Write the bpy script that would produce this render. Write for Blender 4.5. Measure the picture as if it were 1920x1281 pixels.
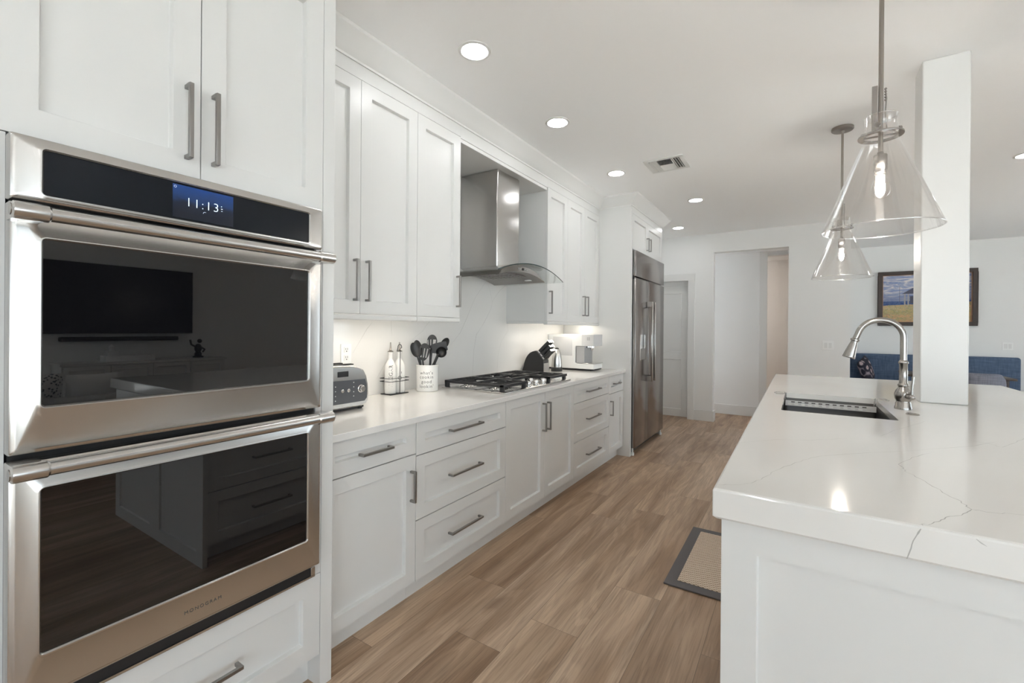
import bpy, bmesh, math, random
from mathutils import Vector, Matrix

random.seed(7)
for _o in list(bpy.data.objects):
    bpy.data.objects.remove(_o)
S = bpy.context.scene
C = S.collection
PI = math.pi

# ------------------------------------------------------------------ camera
F_PX, YAW, PITCH, ROLL, CY, CAM_H = 839.965, 0.569215, -0.001487, 0.0075754, 617.97, 1.34
_r = Vector((math.cos(YAW), math.sin(YAW), 0))
_f = Vector((-math.sin(YAW) * math.cos(PITCH), math.cos(YAW) * math.cos(PITCH), math.sin(PITCH)))
_u = _r.cross(_f)
_r2 = _r * math.cos(ROLL) + _u * math.sin(ROLL)
_u2 = -_r * math.sin(ROLL) + _u * math.cos(ROLL)
cam_d = bpy.data.cameras.new('camera')
cam = bpy.data.objects.new('camera', cam_d)
C.objects.link(cam)
cam.matrix_world = Matrix(((_r2.x, _u2.x, -_f.x, 0), (_r2.y, _u2.y, -_f.y, 0), (_r2.z, _u2.z, -_f.z, CAM_H), (0, 0, 0, 1)))
cam_d.sensor_fit = 'HORIZONTAL'
cam_d.sensor_width = 36.0
cam_d.lens = F_PX / 1920 * 36.0
cam_d.shift_y = -(640.5 - CY) / 1920
cam_d.clip_start = 0.02
cam_d.clip_end = 200
S.camera = cam

# ------------------------------------------------------------------ view, world, daylight
S.view_settings.view_transform = 'Standard'
S.view_settings.look = 'None'
S.view_settings.gamma = 1.0
S.view_settings.use_curve_mapping = False
S.view_settings.exposure = 0.32
S.cycles.max_bounces = 12
S.cycles.diffuse_bounces = 6
S.cycles.glossy_bounces = 6
S.cycles.transparent_max_bounces = 16
S.cycles.transmission_bounces = 6
S.cycles.caustics_reflective = False
S.cycles.caustics_refractive = False
S.cycles.sample_clamp_indirect = 40.0

W = bpy.data.worlds.new('world')
S.world = W
W.use_nodes = True
_bg = W.node_tree.nodes['Background']
_bg.inputs['Color'].default_value = (0.80, 0.90, 1.0, 1)
_bg.inputs['Strength'].default_value = SKY = 4.6


def portal(name, loc, rot, sx, sy):
    d = bpy.data.lights.new(name, 'AREA')
    d.shape = 'RECTANGLE'
    d.size, d.size_y = sx, sy
    d.cycles.is_portal = True
    o = bpy.data.objects.new(name, d)
    C.objects.link(o)
    o.location = loc
    o.rotation_euler = rot


portal('window_portal', (2.5, -4.08, 1.22), (PI / 2, 0, 0), 3.4, 2.36)          # patio doors behind the photographer
portal('window_portal', (5.10, 6.25, 1.22), (PI / 2, 0, PI / 2), 2.3, 2.36)         # dining patio doors, right wall
portal('window_portal', (5.10, -1.75, 1.22), (PI / 2, 0, PI / 2), 3.7, 2.36)        # unseen patio doors added on the living side for light
SUN = 52.0
_sd = bpy.data.lights.new('sun', 'SUN')
_sd.energy = SUN
_sd.angle = 0.02
_sd.color = (1.0, 0.99, 0.97)
_so = bpy.data.objects.new('sun', _sd)
C.objects.link(_so)
_so.location = (-6, 12, 14)
_so.rotation_euler = Vector((0.38, -0.55, -1.0)).to_track_quat('-Z', 'Y').to_euler()   # behind the house: it only lights the patio
LAMP = 43.0          # radiance of the recessed ceiling lamps
STRIP = 11.5          # radiance of the under-cabinet strips
BULB = 500.0         # radiance of the pendant filaments


# ------------------------------------------------------------------ helpers
class Nodes:
    def __init__(self, name):
        self.m = bpy.data.materials.new(name)
        self.m.use_nodes = True
        self.t = self.m.node_tree
        self.p = self.t.nodes['Principled BSDF']
        self.out = self.t.nodes['Material Output']

    def n(self, typ, ins=None, **props):
        nd = self.t.nodes.new(typ)
        for k, v in props.items():
            setattr(nd, k, v)
        for k, v in (ins or {}).items():
            self.set(nd.inputs[k], v)
        return nd

    def set(self, sock, v):
        if isinstance(v, bpy.types.NodeSocket):
            self.t.links.new(v, sock)
        elif isinstance(v, bpy.types.Node):
            self.t.links.new(v.outputs[0], sock)
        elif isinstance(v, (tuple, list)) and len(v) == 3 and sock.type == 'RGBA':
            sock.default_value = (*v, 1)
        else:
            sock.default_value = v

    def math(self, op, a, b=None, c=None):
        nd = self.t.nodes.new('ShaderNodeMath')
        nd.operation = op
        self.set(nd.inputs[0], a)
        if b is not None:
            self.set(nd.inputs[1], b)
        if c is not None:
            self.set(nd.inputs[2], c)
        return nd.outputs[0]

    def mix(self, f, a, b, blend='MIX'):
        nd = self.t.nodes.new('ShaderNodeMix')
        nd.data_type = 'RGBA'
        nd.blend_type = blend
        self.set(nd.inputs[0], f)
        self.set(nd.inputs[6], a)
        self.set(nd.inputs[7], b)
        return nd.outputs[2]

    def ramp(self, f, stops, interp='LINEAR'):
        nd = self.t.nodes.new('ShaderNodeValToRGB')
        nd.color_ramp.interpolation = interp
        el = nd.color_ramp.elements
        while len(el) < len(stops):
            el.new(0.5)
        for e, (p, c) in zip(el, stops):
            e.position = p
            e.color = (*c, 1)
        self.set(nd.inputs[0], f)
        return nd.outputs[0]

    def xyz(self, kind='Object'):
        tc = self.t.nodes.new('ShaderNodeTexCoord')
        sp = self.t.nodes.new('ShaderNodeSeparateXYZ')
        self.t.links.new(tc.outputs[kind], sp.inputs[0])
        return sp.outputs[0], sp.outputs[1], sp.outputs[2], tc.outputs[kind]

    def vec(self, x, y, z):
        return self.n('ShaderNodeCombineXYZ', {0: x, 1: y, 2: z}).outputs[0]

    def noise(self, vec, scale=5.0, detail=3.0, rough=0.5, dist=0.0):
        return self.n('ShaderNodeTexNoise', {'Vector': vec, 'Scale': scale, 'Detail': detail, 'Roughness': rough, 'Distortion': dist}).outputs[0]

    def bump(self, h, strength=0.2, dist=0.01):
        return self.n('ShaderNodeBump', {'Height': h, 'Strength': strength, 'Distance': dist}).outputs[0]

    def set_p(self, **kw):
        names = dict(base='Base Color', rough='Roughness', metal='Metallic', ior='IOR', normal='Normal', emis='Emission Color',
                     emis_s='Emission Strength', aniso='Anisotropic', coat='Coat Weight', coat_r='Coat Roughness', spec='Specular IOR Level',
                     sheen='Sheen Weight', alpha='Alpha', tangent='Tangent', trans='Transmission Weight')
        for k, v in kw.items():
            self.set(self.p.inputs[names[k]], v)
        return self


def simple(name, base, rough=0.5, metal=0.0, speckle=0.0, bump=0.0, bscale=60.0, **kw):
    m = Nodes(name)
    m.set_p(base=base, rough=rough, metal=metal, **kw)
    if speckle or bump:
        _, _, _, co = m.xyz()
        nz = m.noise(co, bscale, 4)
        if speckle:
            dark = tuple(c * (1 - speckle) for c in base)
            m.set_p(base=m.mix(nz, dark, base))
        if bump:
            m.set_p(normal=m.bump(nz, bump, 0.002))
    return m.m


class MB:
    """collects shapes and links them as one mesh object"""

    def __init__(self):
        self.bm = bmesh.new()
        self.mi = 0

    def mat(self, i):
        self.mi = i
        return self

    def face(self, vs):
        try:
            f = self.bm.faces.new(vs)
            f.material_index = self.mi
            return f
        except ValueError:
            return None

    def v(self, p):
        return self.bm.verts.new(p)

    def quad(self, *pts):
        return self.face([self.v(p) for p in pts])

    def box(self, x0, x1, y0, y1, z0, z1):
        if x0 > x1: x0, x1 = x1, x0
        if y0 > y1: y0, y1 = y1, y0
        if z0 > z1: z0, z1 = z1, z0
        v = [self.v((x, y, z)) for x in (x0, x1) for y in (y0, y1) for z in (z0, z1)]
        for q in ((0, 1, 3, 2), (4, 6, 7, 5), (0, 4, 5, 1), (2, 3, 7, 6), (0, 2, 6, 4), (1, 5, 7, 3)):
            self.face([v[i] for i in q])
        return self

    def prism(self, pts, axis, a, b):
        def P(p, t):
            return {'x': (t, p[0], p[1]), 'y': (p[0], t, p[1]), 'z': (p[0], p[1], t)}[axis]
        A = [self.v(P(p, a)) for p in pts]
        B = [self.v(P(p, b)) for p in pts]
        n = len(pts)
        self.face(A[::-1])
        self.face(B)
        for i in range(n):
            self.face([A[i], A[(i + 1) % n], B[(i + 1) % n], B[i]])
        return self

    def loft(self, rings, closed=True, caps=False):
        R = [[self.v(p) for p in ring] for ring in rings]
        n = len(R[0])
        for a, b in zip(R, R[1:]):
            for i in range(n if closed else n - 1):
                self.face([a[i], a[(i + 1) % n], b[(i + 1) % n], b[i]])
        if caps:
            self.face(R[0][::-1])
            self.face(R[-1])
        return self

    def cyl(self, p0, p1, r0, r1=None, seg=24, caps=True):
        p0, p1 = Vector(p0), Vector(p1)
        r1 = r0 if r1 is None else r1
        d = (p1 - p0).normalized()
        a = d.orthogonal().normalized()
        b = d.cross(a)
        rings = []
        for p, r in ((p0, r0), (p1, r1)):
            rings.append([p + (a * math.cos(t) + b * math.sin(t)) * r for t in (2 * PI * i / seg for i in range(seg))])
        return self.loft(rings, True, caps)

    def tube(self, pts, r, seg=10, closed=False, caps=True):
        pts = [Vector(p) for p in pts]
        n = len(pts)
        rs = r if isinstance(r, (list, tuple)) else [r] * n
        rings = []
        a = None
        for i, p in enumerate(pts):
            q0 = pts[i - 1] if (i > 0 or closed) else p
            q1 = pts[(i + 1) % n] if (i < n - 1 or closed) else p
            d = (q1 - q0).normalized()
            if a is None:
                a = d.orthogonal().normalized()
            a = (a - d * a.dot(d)).normalized()
            b = d.cross(a)
            rings.append([p + (a * math.cos(t) + b * math.sin(t)) * rs[i] for t in (2 * PI * k / seg for k in range(seg))])
        if closed:
            rings.append(rings[0])
            R = [[self.v(p) for p in ring] for ring in rings[:-1]]
            R.append(R[0])
            for A, B in zip(R, R[1:]):
                for k in range(seg):
                    self.face([A[k], A[(k + 1) % seg], B[(k + 1) % seg], B[k]])
            return self
        return self.loft(rings, True, caps)

    def lathe(self, prof, c=(0, 0, 0), seg=40, d=(0, 0, 1), closed=False):
        """prof: (radius, height) pairs along axis d from c; end points of radius 0 become poles"""
        c, d = Vector(c), Vector(d).normalized()
        a = Vector((1, 0, 0)) if abs(d.z) > 0.99 else d.orthogonal().normalized()
        b = d.cross(a)
        R = []
        for r, h in prof:
            if r < 1e-6:
                R.append([self.v(c + d * h)])
            else:
                R.append([self.v(c + d * h + (a * math.cos(t) + b * math.sin(t)) * r) for t in (2 * PI * k / seg for k in range(seg))])
        pairs = list(zip(R, R[1:]))
        if closed:
            pairs.append((R[-1], R[0]))
        for A, B in pairs:
            for k in range(seg):
                k2 = (k + 1) % seg
                if len(A) == 1 and len(B) == 1:
                    continue
                if len(A) == 1:
                    self.face([A[0], B[k2], B[k]])
                elif len(B) == 1:
                    self.face([A[k], A[k2], B[0]])
                else:
                    self.face([A[k], A[k2], B[k2], B[k]])
        return self

    def ball(self, c, rx, ry=None, rz=None, seg=20, rings=12, M=None):
        ry = rx if ry is None else ry
        rz = rx if rz is None else rz
        c = Vector(c)
        M = M or Matrix.Identity(3)
        top = self.v(c + M @ Vector((0, 0, rz)))
        bot = self.v(c + M @ Vector((0, 0, -rz)))
        R = []
        for i in range(1, rings):
            t = PI * i / rings
            R.append([self.v(c + M @ Vector((rx * math.sin(t) * math.cos(s), ry * math.sin(t) * math.sin(s), rz * math.cos(t))))
                      for s in (2 * PI * k / seg for k in range(seg))])
        for k in range(seg):
            k2 = (k + 1) % seg
            self.face([top, R[0][k], R[0][k2]])
            self.face([bot, R[-1][k2], R[-1][k]])
            for A, B in zip(R, R[1:]):
                self.face([A[k], B[k], B[k2], A[k2]])
        return self

    def pillow(self, c, w, h, t, M=None, n=10, pinch=0.12):
        """soft cushion of width w, height h, thickness t, in the local xz plane"""
        c = Vector(c)
        M = M or Matrix.Identity(3)
        G = {}
        for s in (-1, 1):
            for i in range(n + 1):
                for j in range(n + 1):
                    a, b = i / n * 2 - 1, j / n * 2 - 1
                    edge = i in (0, n) or j in (0, n)
                    if edge and s == 1:
                        G[s, i, j] = G[-1, i, j]
                        continue
                    sx = 1 - pinch * (1 - b * b) * 0.5 * abs(a) ** 3 * 0 - pinch * (1 - abs(b)) * abs(a) * 0.4
                    sz = 1 - pinch * (1 - abs(a)) * abs(b) * 0.4
                    th = t / 2 * ((1 - a ** 4) * (1 - b ** 4)) ** 0.6
                    G[s, i, j] = self.v(c + M @ Vector((a * w / 2 * sx, s * th, b * h / 2 * sz)))
        for s in (-1, 1):
            for i in range(n):
                for j in range(n):
                    q = [G[s, i, j], G[s, i + 1, j], G[s, i + 1, j + 1], G[s, i, j + 1]]
                    self.face(q if s == -1 else q[::-1])
        return self

    def rbox(self, x0, x1, y0, y1, z0, z1, r, seg=4):
        """box with rounded vertical and horizontal edges (superellipse-like)"""
        b2 = MB()
        b2.box(x0, x1, y0, y1, z0, z1)
        bmesh.ops.recalc_face_normals(b2.bm, faces=b2.bm.faces)
        bmesh.ops.bevel(b2.bm, geom=b2.bm.edges[:], offset=r, segments=seg, affect='EDGES', profile=0.5)
        self.take(b2.bm)
        b2.bm.free()
        return self

    def take(self, other, M=None, fn=None):
        vm = {}
        for vert in other.verts:
            p = vert.co
            if M is not None:
                p = M @ p
            if fn is not None:
                p = fn(p)
            vm[vert] = self.v(p)
        for f in other.faces:
            self.face([vm[x] for x in f.verts])
        return self

    def text(self, s, size, fn, align='CENTER', space=1.0, thin=0.0):
        cu = bpy.data.curves.new('lettering', 'FONT')
        cu.body = s
        cu.size = size
        cu.align_x = align
        cu.align_y = 'CENTER'
        cu.space_character = space
        cu.resolution_u = 3
        cu.offset = thin
        o = bpy.data.objects.new('lettering', cu)
        me = bpy.data.meshes.new_from_object(o)
        vs = [self.v(fn(q.co.x, q.co.y)) for q in me.vertices]
        for p in me.polygons:
            self.face([vs[i] for i in p.vertices])
        bpy.data.objects.remove(o)
        bpy.data.curves.remove(cu)
        bpy.data.meshes.remove(me)
        return self

    def plate(self, outline, holes, fn, th):
        """flat plate with holes; fn(a, b, w) places it"""
        b2 = bmesh.new()
        edges = []
        for loop in [outline] + holes:
            vs = [b2.verts.new((p[0], p[1], 0)) for p in loop]
            for i in range(len(vs)):
                edges.append(b2.edges.new((vs[i], vs[(i + 1) % len(vs)])))
        r = bmesh.ops.triangle_fill(b2, use_beauty=True, edges=edges)
        faces = [g for g in b2.faces]
        ext = bmesh.ops.extrude_face_region(b2, geom=faces)
        for g in ext['geom']:
            if isinstance(g, bmesh.types.BMVert):
                g.co.z = th
        self.take(b2, fn=lambda p: fn(p.x, p.y, p.z))
        b2.free()
        return self

    def ribbon(self, pts, wid, fn):
        """a thin vein lying on a surface; fn(a, b) places it"""
        L, Rr = [], []
        for i, p in enumerate(pts):
            q0 = pts[max(i - 1, 0)]
            q1 = pts[min(i + 1, len(pts) - 1)]
            dx, dy = q1[0] - q0[0], q1[1] - q0[1]
            ln = math.hypot(dx, dy) or 1
            w = wid * (0.35 + 0.65 * random.random()) * (0.5 if i in (0, len(pts) - 1) else 1)
            L.append(self.v(fn(p[0] - dy / ln * w, p[1] + dx / ln * w)))
            Rr.append(self.v(fn(p[0] + dy / ln * w, p[1] - dx / ln * w)))
        for i in range(len(pts) - 1):
            self.face([L[i], L[i + 1], Rr[i + 1], Rr[i]])
        return self

    def shaker(self, d, u0, u1, v0, v1, face, th=0.022, stile=0.064, rec=0.0185, rails=None):
        """frame-and-panel front; d = '+x','-x','-y','+y' is the way it faces"""
        def P(u, v, w):
            return {'+x': (face + w, u, v), '-x': (face - w, u, v), '-y': (u, face - w, v), '+y': (u, face + w, v)}[d]
        s = stile
        rings = [[P(u0, v0, -th), P(u1, v0, -th), P(u1, v1, -th), P(u0, v1, -th)], [P(u0, v0, 0), P(u1, v0, 0), P(u1, v1, 0), P(u0, v1, 0)]]
        R = [[self.v(p) for p in r] for r in rings]
        self.face(R[0][::-1])
        for i in range(4):
            self.face([R[0][i], R[0][(i + 1) % 4], R[1][(i + 1) % 4], R[1][i]])
        vs = [v0 + s] + [x for r in (rails or []) for x in r] + [v1 - s]
        # frame front with one or more openings
        us = [u0, u0 + s, u1 - s, u1]
        rows = [v0] + vs + [v1]
        G = {}
        for i, u in enumerate(us):
            for j, v in enumerate(rows):
                if (i in (0, 3)) and (j in (0, len(rows) - 1)):
                    G[i, j] = R[1][{(0, 0): 0, (3, 0): 1, (3, len(rows) - 1): 2, (0, len(rows) - 1): 3}[i, j]]
                else:
                    G[i, j] = self.v(P(u, v, 0))
        for j in range(len(rows) - 1):
            for i in range(3):
                q = [G[i, j], G[i + 1, j], G[i + 1, j + 1], G[i, j + 1]]
                if i == 1 and j % 2 == 1:
                    e = 0.0035
                    a0, a1, b0, b1 = us[1] + e, us[2] - e, rows[j] + e, rows[j + 1] - e
                    I = [self.v(P(a0, b0, -rec)), self.v(P(a1, b0, -rec)), self.v(P(a1, b1, -rec)), self.v(P(a0, b1, -rec))]
                    for k in range(4):
                        self.face([q[k], q[(k + 1) % 4], I[(k + 1) % 4], I[k]])
                    self.face(I)
                else:
                    self.face(q)
        return self

    def pull(self, d, face, uc, vc, length, vertical, sec=0.011, proj=0.036):
        """square bar pull standing on two legs"""
        def B(u0, u1, v0, v1, w0, w1):
            if d == '+x': self.box(face + w0, face + w1, u0, u1, v0, v1)
            elif d == '-x': self.box(face - w1, face - w0, u0, u1, v0, v1)
            elif d == '-y': self.box(u0, u1, face - w1, face - w0, v0, v1)
        h, s = length / 2, sec / 2
        if vertical:
            B(uc - s, uc + s, vc - h, vc + h, proj - sec, proj)
            B(uc - s, uc + s, vc - h, vc - h + sec, 0, proj - sec)
            B(uc - s, uc + s, vc + h - sec, vc + h, 0, proj - sec)
        else:
            B(uc - h, uc + h, vc - s, vc + s, proj - sec, proj)
            B(uc - h, uc - h + sec, vc - s, vc + s, 0, proj - sec)
            B(uc + h - sec, uc + h, vc - s, vc + s, 0, proj - sec)
        return self

    def build(self, name, mats, parent=None, bevel=0.0, bseg=2, smooth=35, local=False, solid=None):
        bm = self.bm
        bmesh.ops.remove_doubles(bm, verts=bm.verts, dist=1e-6)
        bmesh.ops.recalc_face_normals(bm, faces=bm.faces)
        if parent is not None and not local:
            root = parent
            while root.parent is not None:
                root = root.parent
            bmesh.ops.translate(bm, verts=bm.verts, vec=-Vector(root.location))
        me = bpy.data.meshes.new(name)
        bm.to_mesh(me)
        bm.free()
        for m in (mats if isinstance(mats, (list, tuple)) else [mats]):
            me.materials.append(m)
        if smooth:
            for p in me.polygons:
                p.use_smooth = True
            me.set_sharp_from_angle(angle=math.radians(smooth))
        o = bpy.data.objects.new(name, me)
        C.objects.link(o)
        if parent is not None:
            o.parent = parent
        if bevel:
            b = o.modifiers.new('edge', 'BEVEL')
            b.width = bevel
            b.segments = bseg
            b.limit_method = 'ANGLE'
            b.angle_limit = math.radians(40)
        return o


def thing(name, label, cat, loc, group=None, rotz=0.0):
    o = bpy.data.objects.new(name, None)
    C.objects.link(o)
    o.location = loc
    o.rotation_euler = (0, 0, rotz)
    o.empty_display_size = 0.1
    o['label'] = label
    o['category'] = cat
    if group:
        o['group'] = group
    return o


def tag(o, label, cat, group=None):
    o['label'] = label
    o['category'] = cat
    if group:
        o['group'] = group
    return o


def struct(o):
    o['kind'] = 'structure'
    return o


def copy_thing(root, loc, label, rotz=None):
    r = root.copy()
    C.objects.link(r)
    r.location = loc
    if rotz is not None:
        r.rotation_euler = (0, 0, rotz)
    r['label'] = label
    for ch in list(root.children):
        c = ch.copy()
        C.objects.link(c)
        c.parent = r
        for g in list(ch.children):
            d = g.copy()
            C.objects.link(d)
            d.parent = c
    return r


def arc(cx, cy, r, a0, a1, n):
    return [(cx + r * math.cos(math.radians(a0 + (a1 - a0) * i / n)), cy + r * math.sin(math.radians(a0 + (a1 - a0) * i / n))) for i in range(n + 1)]

# ------------------------------------------------------------------ materials
M = {}
M['cab'] = simple('cabinet_paint', (0.71, 0.708, 0.695), 0.33)
M['wall'] = simple('wall_paint', (0.82, 0.82, 0.81), 0.6, bump=0.03, bscale=220)
M['ceil'] = simple('ceiling_paint', (0.955, 0.96, 0.965), 0.7)
M['trim'] = simple('trim_paint', (0.75, 0.748, 0.735), 0.35)
M['pull'] = simple('brushed_pewter', (0.33, 0.32, 0.31), 0.34, 1.0)
M['black'] = simple('black_plastic', (0.018, 0.018, 0.019), 0.38, speckle=0.1)
M['iron'] = simple('cast_iron', (0.030, 0.030, 0.032), 0.36, bump=0.25, bscale=300)
M['gap'] = simple('dark_recess', (0.01, 0.01, 0.01), 0.6)  # near-black paints in the shade of gaps, slots and the vent opening
M['chrome'] = simple('polished_steel', (0.74, 0.73, 0.72), 0.10, 1.0)
M['ceramic'] = simple('glazed_ceramic', (0.80, 0.79, 0.77), 0.15)
M['ink'] = simple('lettering_ink', (0.06, 0.06, 0.06), 0.5)
M['white_plastic'] = simple('white_plastic', (0.80, 0.80, 0.79), 0.3)
M['grey_plastic'] = simple('grey_plastic', (0.42, 0.42, 0.42), 0.35)
M['plate_white'] = simple('wall_plate_white', (0.90, 0.90, 0.89), 0.25)
M['light_grey'] = simple('light_grey_plastic', (0.62, 0.62, 0.62), 0.35)
M['dark_wood'] = simple('walnut', (0.055, 0.032, 0.022), 0.4, speckle=0.45, bscale=25)
M['grey_linen'] = simple('grey_binding', (0.165, 0.155, 0.158), 0.9, bump=0.4, bscale=700, speckle=0.2)
M['vein'] = simple('grey_vein', (0.52, 0.51, 0.49), 0.2)
M['vein_dark'] = simple('dark_vein', (0.44, 0.43, 0.415), 0.2)


def steel(name, base, rough, aniso=0.6, streak=(0.0, 0.0, 0.0), axis='Z'):
    m = Nodes(name)
    x, y, z, co = m.xyz()
    st = m.noise(m.vec(m.math('MULTIPLY', x, 3.0), m.math('MULTIPLY', y, 3.0), m.math('MULTIPLY', z, 900.0)), 1.0, 2)
    m.set_p(base=m.mix(st, tuple(c * 0.93 for c in base), base), metal=1.0, rough=rough, aniso=aniso)
    tg = m.n('ShaderNodeTangent', direction_type='RADIAL', axis=axis)
    m.set_p(tangent=tg.outputs[0])
    m.set_p(normal=m.bump(st, 0.015, 0.001))
    return m.m


M['steel'] = steel('brushed_stainless', (0.62, 0.61, 0.595), 0.25, 0.55)
M['steel_soft'] = steel('satin_stainless', (0.52, 0.505, 0.49), 0.33, 0.4)
M['steel_fridge'] = steel('fridge_stainless', (0.36, 0.34, 0.33), 0.2, 0.4)
M['nickel'] = simple('brushed_nickel', (0.38, 0.36, 0.34), 0.25, 1.0)
M['toaster_panel'] = simple('toaster_grey', (0.13, 0.135, 0.145), 0.3, 0.6)
M['pewter'] = simple('antique_pewter', (0.36, 0.33, 0.30), 0.3, 1.0)
M['sink'] = steel('sink_steel', (0.17, 0.165, 0.16), 0.4, 0.3)
M['hood_steel'] = steel('hood_stainless', (0.30, 0.285, 0.27), 0.3, 0.4)

m = Nodes('oven_black_glass')
m.set_p(base=(0.004, 0.004, 0.005), rough=0.012, ior=1.72)
M['oven_glass'] = m.m
m = Nodes('panel_black_glass')
m.set_p(base=(0.010, 0.012, 0.016), rough=0.22, ior=1.28)
M['panel_glass'] = m.m

# quartz: faint cloudy tone, polished
m = Nodes('white_quartz')
x, y, z, co = m.xyz()
m.set_p(base=m.mix(m.noise(co, 2.2, 4), (0.73, 0.715, 0.69), (0.80, 0.79, 0.77)), rough=0.09)
M['quartz'] = m.m


def thin_glass(name, tint, spec=1.0, rough=0.0, base=0.04):
    """thin clear pane: lets light straight through, mirrors at glancing angles"""
    m = Nodes(name)
    tr = m.n('ShaderNodeBsdfTransparent', {'Color': (*tint, 1)})
    gl = m.n('ShaderNodeBsdfGlossy', {'Color': (1, 1, 1, 1), 'Roughness': rough})
    fc = m.n('ShaderNodeLayerWeight', {'Blend': 0.5}).outputs['Facing']
    fr = m.math('ADD', base, m.math('MULTIPLY', m.math('POWER', fc, 4.0), 0.9))
    mx = m.n('ShaderNodeMixShader', {0: m.math('MULTIPLY', fr, spec), 1: tr.outputs[0], 2: gl.outputs[0]})
    m.t.links.new(mx.outputs[0], m.out.inputs[0])
    return m.m


M['glass'] = thin_glass('clear_glass', (0.975, 0.97, 0.965), base=0.06)
M['rim'] = thin_glass('glass_rim', (0.93, 0.93, 0.93), base=0.28, rough=0.15)
M['hood_glass'] = thin_glass('canopy_glass', (0.92, 0.935, 0.93), base=0.05)
M['pane'] = thin_glass('window_glass', (0.96, 0.98, 0.98))
M['glass_edge'] = simple('glass_edge', (0.03, 0.05, 0.05), 0.1)


def emit(name, col, s):
    m = Nodes(name)
    m.set_p(base=(0.8, 0.8, 0.8), emis=col, emis_s=s)
    return m.m


M['lamp'] = emit('lamp_diffuser', (0.99, 0.995, 1.0), LAMP)
M['added_lamp'] = emit('added_lamp_glow', (1.0, 0.86, 0.76), 260.0)  # glow of the unseen lamp added beyond the hall
M['strip'] = emit('strip_diffuser', (1.0, 0.92, 0.80), STRIP)
M['filament'] = emit('filament', (1.0, 0.94, 0.85), BULB)
M['clock'] = emit('clock_digits', (0.50, 0.72, 1.0), 0.75)

# oven screen: deep blue evening sky over dark hills
m = Nodes('oven_screen')
x, y, z, co = m.xyz('Generated')
nz = m.noise(co, 4.0, 5)
hill = m.math('ADD', z, m.math('MULTIPLY', nz, -0.35))
col = m.ramp(hill, [(0.0, (0.004, 0.010, 0.026)), (0.30, (0.006, 0.016, 0.045)), (0.42, (0.010, 0.050, 0.17)), (0.9, (0.010, 0.085, 0.36))])
m.set_p(base=(0.0, 0.0, 0.0), rough=0.25, emis=col, emis_s=0.55)
M['screen'] = m.m

# wide oak planks running along y, 0.2335 m wide and 1.52 m long
m = Nodes('oak_planks')
x, y, z, co = m.xyz()
u = m.math('DIVIDE', m.math('ADD', x, 1.4985 + 0.2335 * 40), 0.2335)
row = m.math('FLOOR', u)
fu = m.math('FRACT', u)
wn = m.n('ShaderNodeTexWhiteNoise', {'W': row}, noise_dimensions='1D')
vv = m.math('ADD', m.math('DIVIDE', y, 1.52), m.math('MULTIPLY', wn.outputs[0], 5.0))
vv = m.math('ADD', vv, 40.0)
seg = m.math('FLOOR', vv)
fv = m.math('FRACT', vv)
pid = m.n('ShaderNodeTexWhiteNoise', {'Vector': m.vec(row, seg, 0.0)}, noise_dimensions='2D').outputs[0]
off = m.math('MULTIPLY', pid, 37.0)
tone = m.ramp(pid, [(0.0, (0.36, 0.245, 0.157)), (0.35, (0.43, 0.30, 0.197)), (0.65, (0.49, 0.355, 0.242)), (1.0, (0.45, 0.33, 0.235))])
broad = m.noise(m.vec(m.math('MULTIPLY', x, 9.0), m.math('ADD', m.math('MULTIPLY', y, 0.8), off), off), 1.0, 2, 0.4, 0.4)
rings = m.math('SINE', m.math('MULTIPLY', m.noise(m.vec(m.math('MULTIPLY', x, 4.5), m.math('ADD', m.math('MULTIPLY', y, 0.55), off), off), 1.0, 2, 0.5, 0.5), 70.0))
fine = m.noise(m.vec(m.math('MULTIPLY', x, 150.0), m.math('ADD', m.math('MULTIPLY', y, 5.0), off), off), 1.0, 5, 0.6)
knot = m.n('ShaderNodeTexVoronoi', {'Vector': m.vec(m.math('MULTIPLY', x, 4.0), m.math('ADD', m.math('MULTIPLY', y, 1.15), off), off), 'Scale': 1.0}).outputs[0]
kn = m.ramp(knot, [(0.0, (0.25, 0.20, 0.16)), (0.05, (0.50, 0.43, 0.38)), (0.17, (1, 1, 1))])
col = m.mix(m.ramp(broad, [(0.30, (0, 0, 0)), (0.62, (1, 1, 1))]), m.mix(1.0, tone, (0.70, 0.63, 0.57), 'MULTIPLY'), m.mix(1.0, tone, (1.16, 1.18, 1.22), 'MULTIPLY'))
col = m.mix(0.24, col, m.mix(1.0, col, m.ramp(rings, [(0.0, (0.52, 0.47, 0.43)), (0.6, (1.10, 1.10, 1.11))]), 'MULTIPLY'))
col = m.mix(0.6, col, m.mix(1.0, col, m.ramp(fine, [(0.30, (0.56, 0.53, 0.51)), (0.55, (1.10, 1.10, 1.10))]), 'MULTIPLY'))
col = m.mix(0.8, col, m.mix(1.0, col, kn, 'MULTIPLY'))
ex = m.math('MULTIPLY', m.math('MINIMUM', fu, m.math('SUBTRACT', 1.0, fu)), 0.2335)
ey = m.math('MULTIPLY', m.math('MINIMUM', fv, m.math('SUBTRACT', 1.0, fv)), 1.52)
seam = m.math('LESS_THAN', m.math('MINIMUM', ex, ey), 0.0011)
col = m.mix(m.math('MULTIPLY', seam, 0.6), col, (0.07, 0.05, 0.035))
m.set_p(base=col, rough=m.math('ADD', 0.36, m.math('MULTIPLY', fine, 0.12)))
m.set_p(normal=m.bump(m.math('SUBTRACT', fine, m.math('MULTIPLY', seam, 2.0)), 0.05, 0.002))
M['floor'] = m.m

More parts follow.
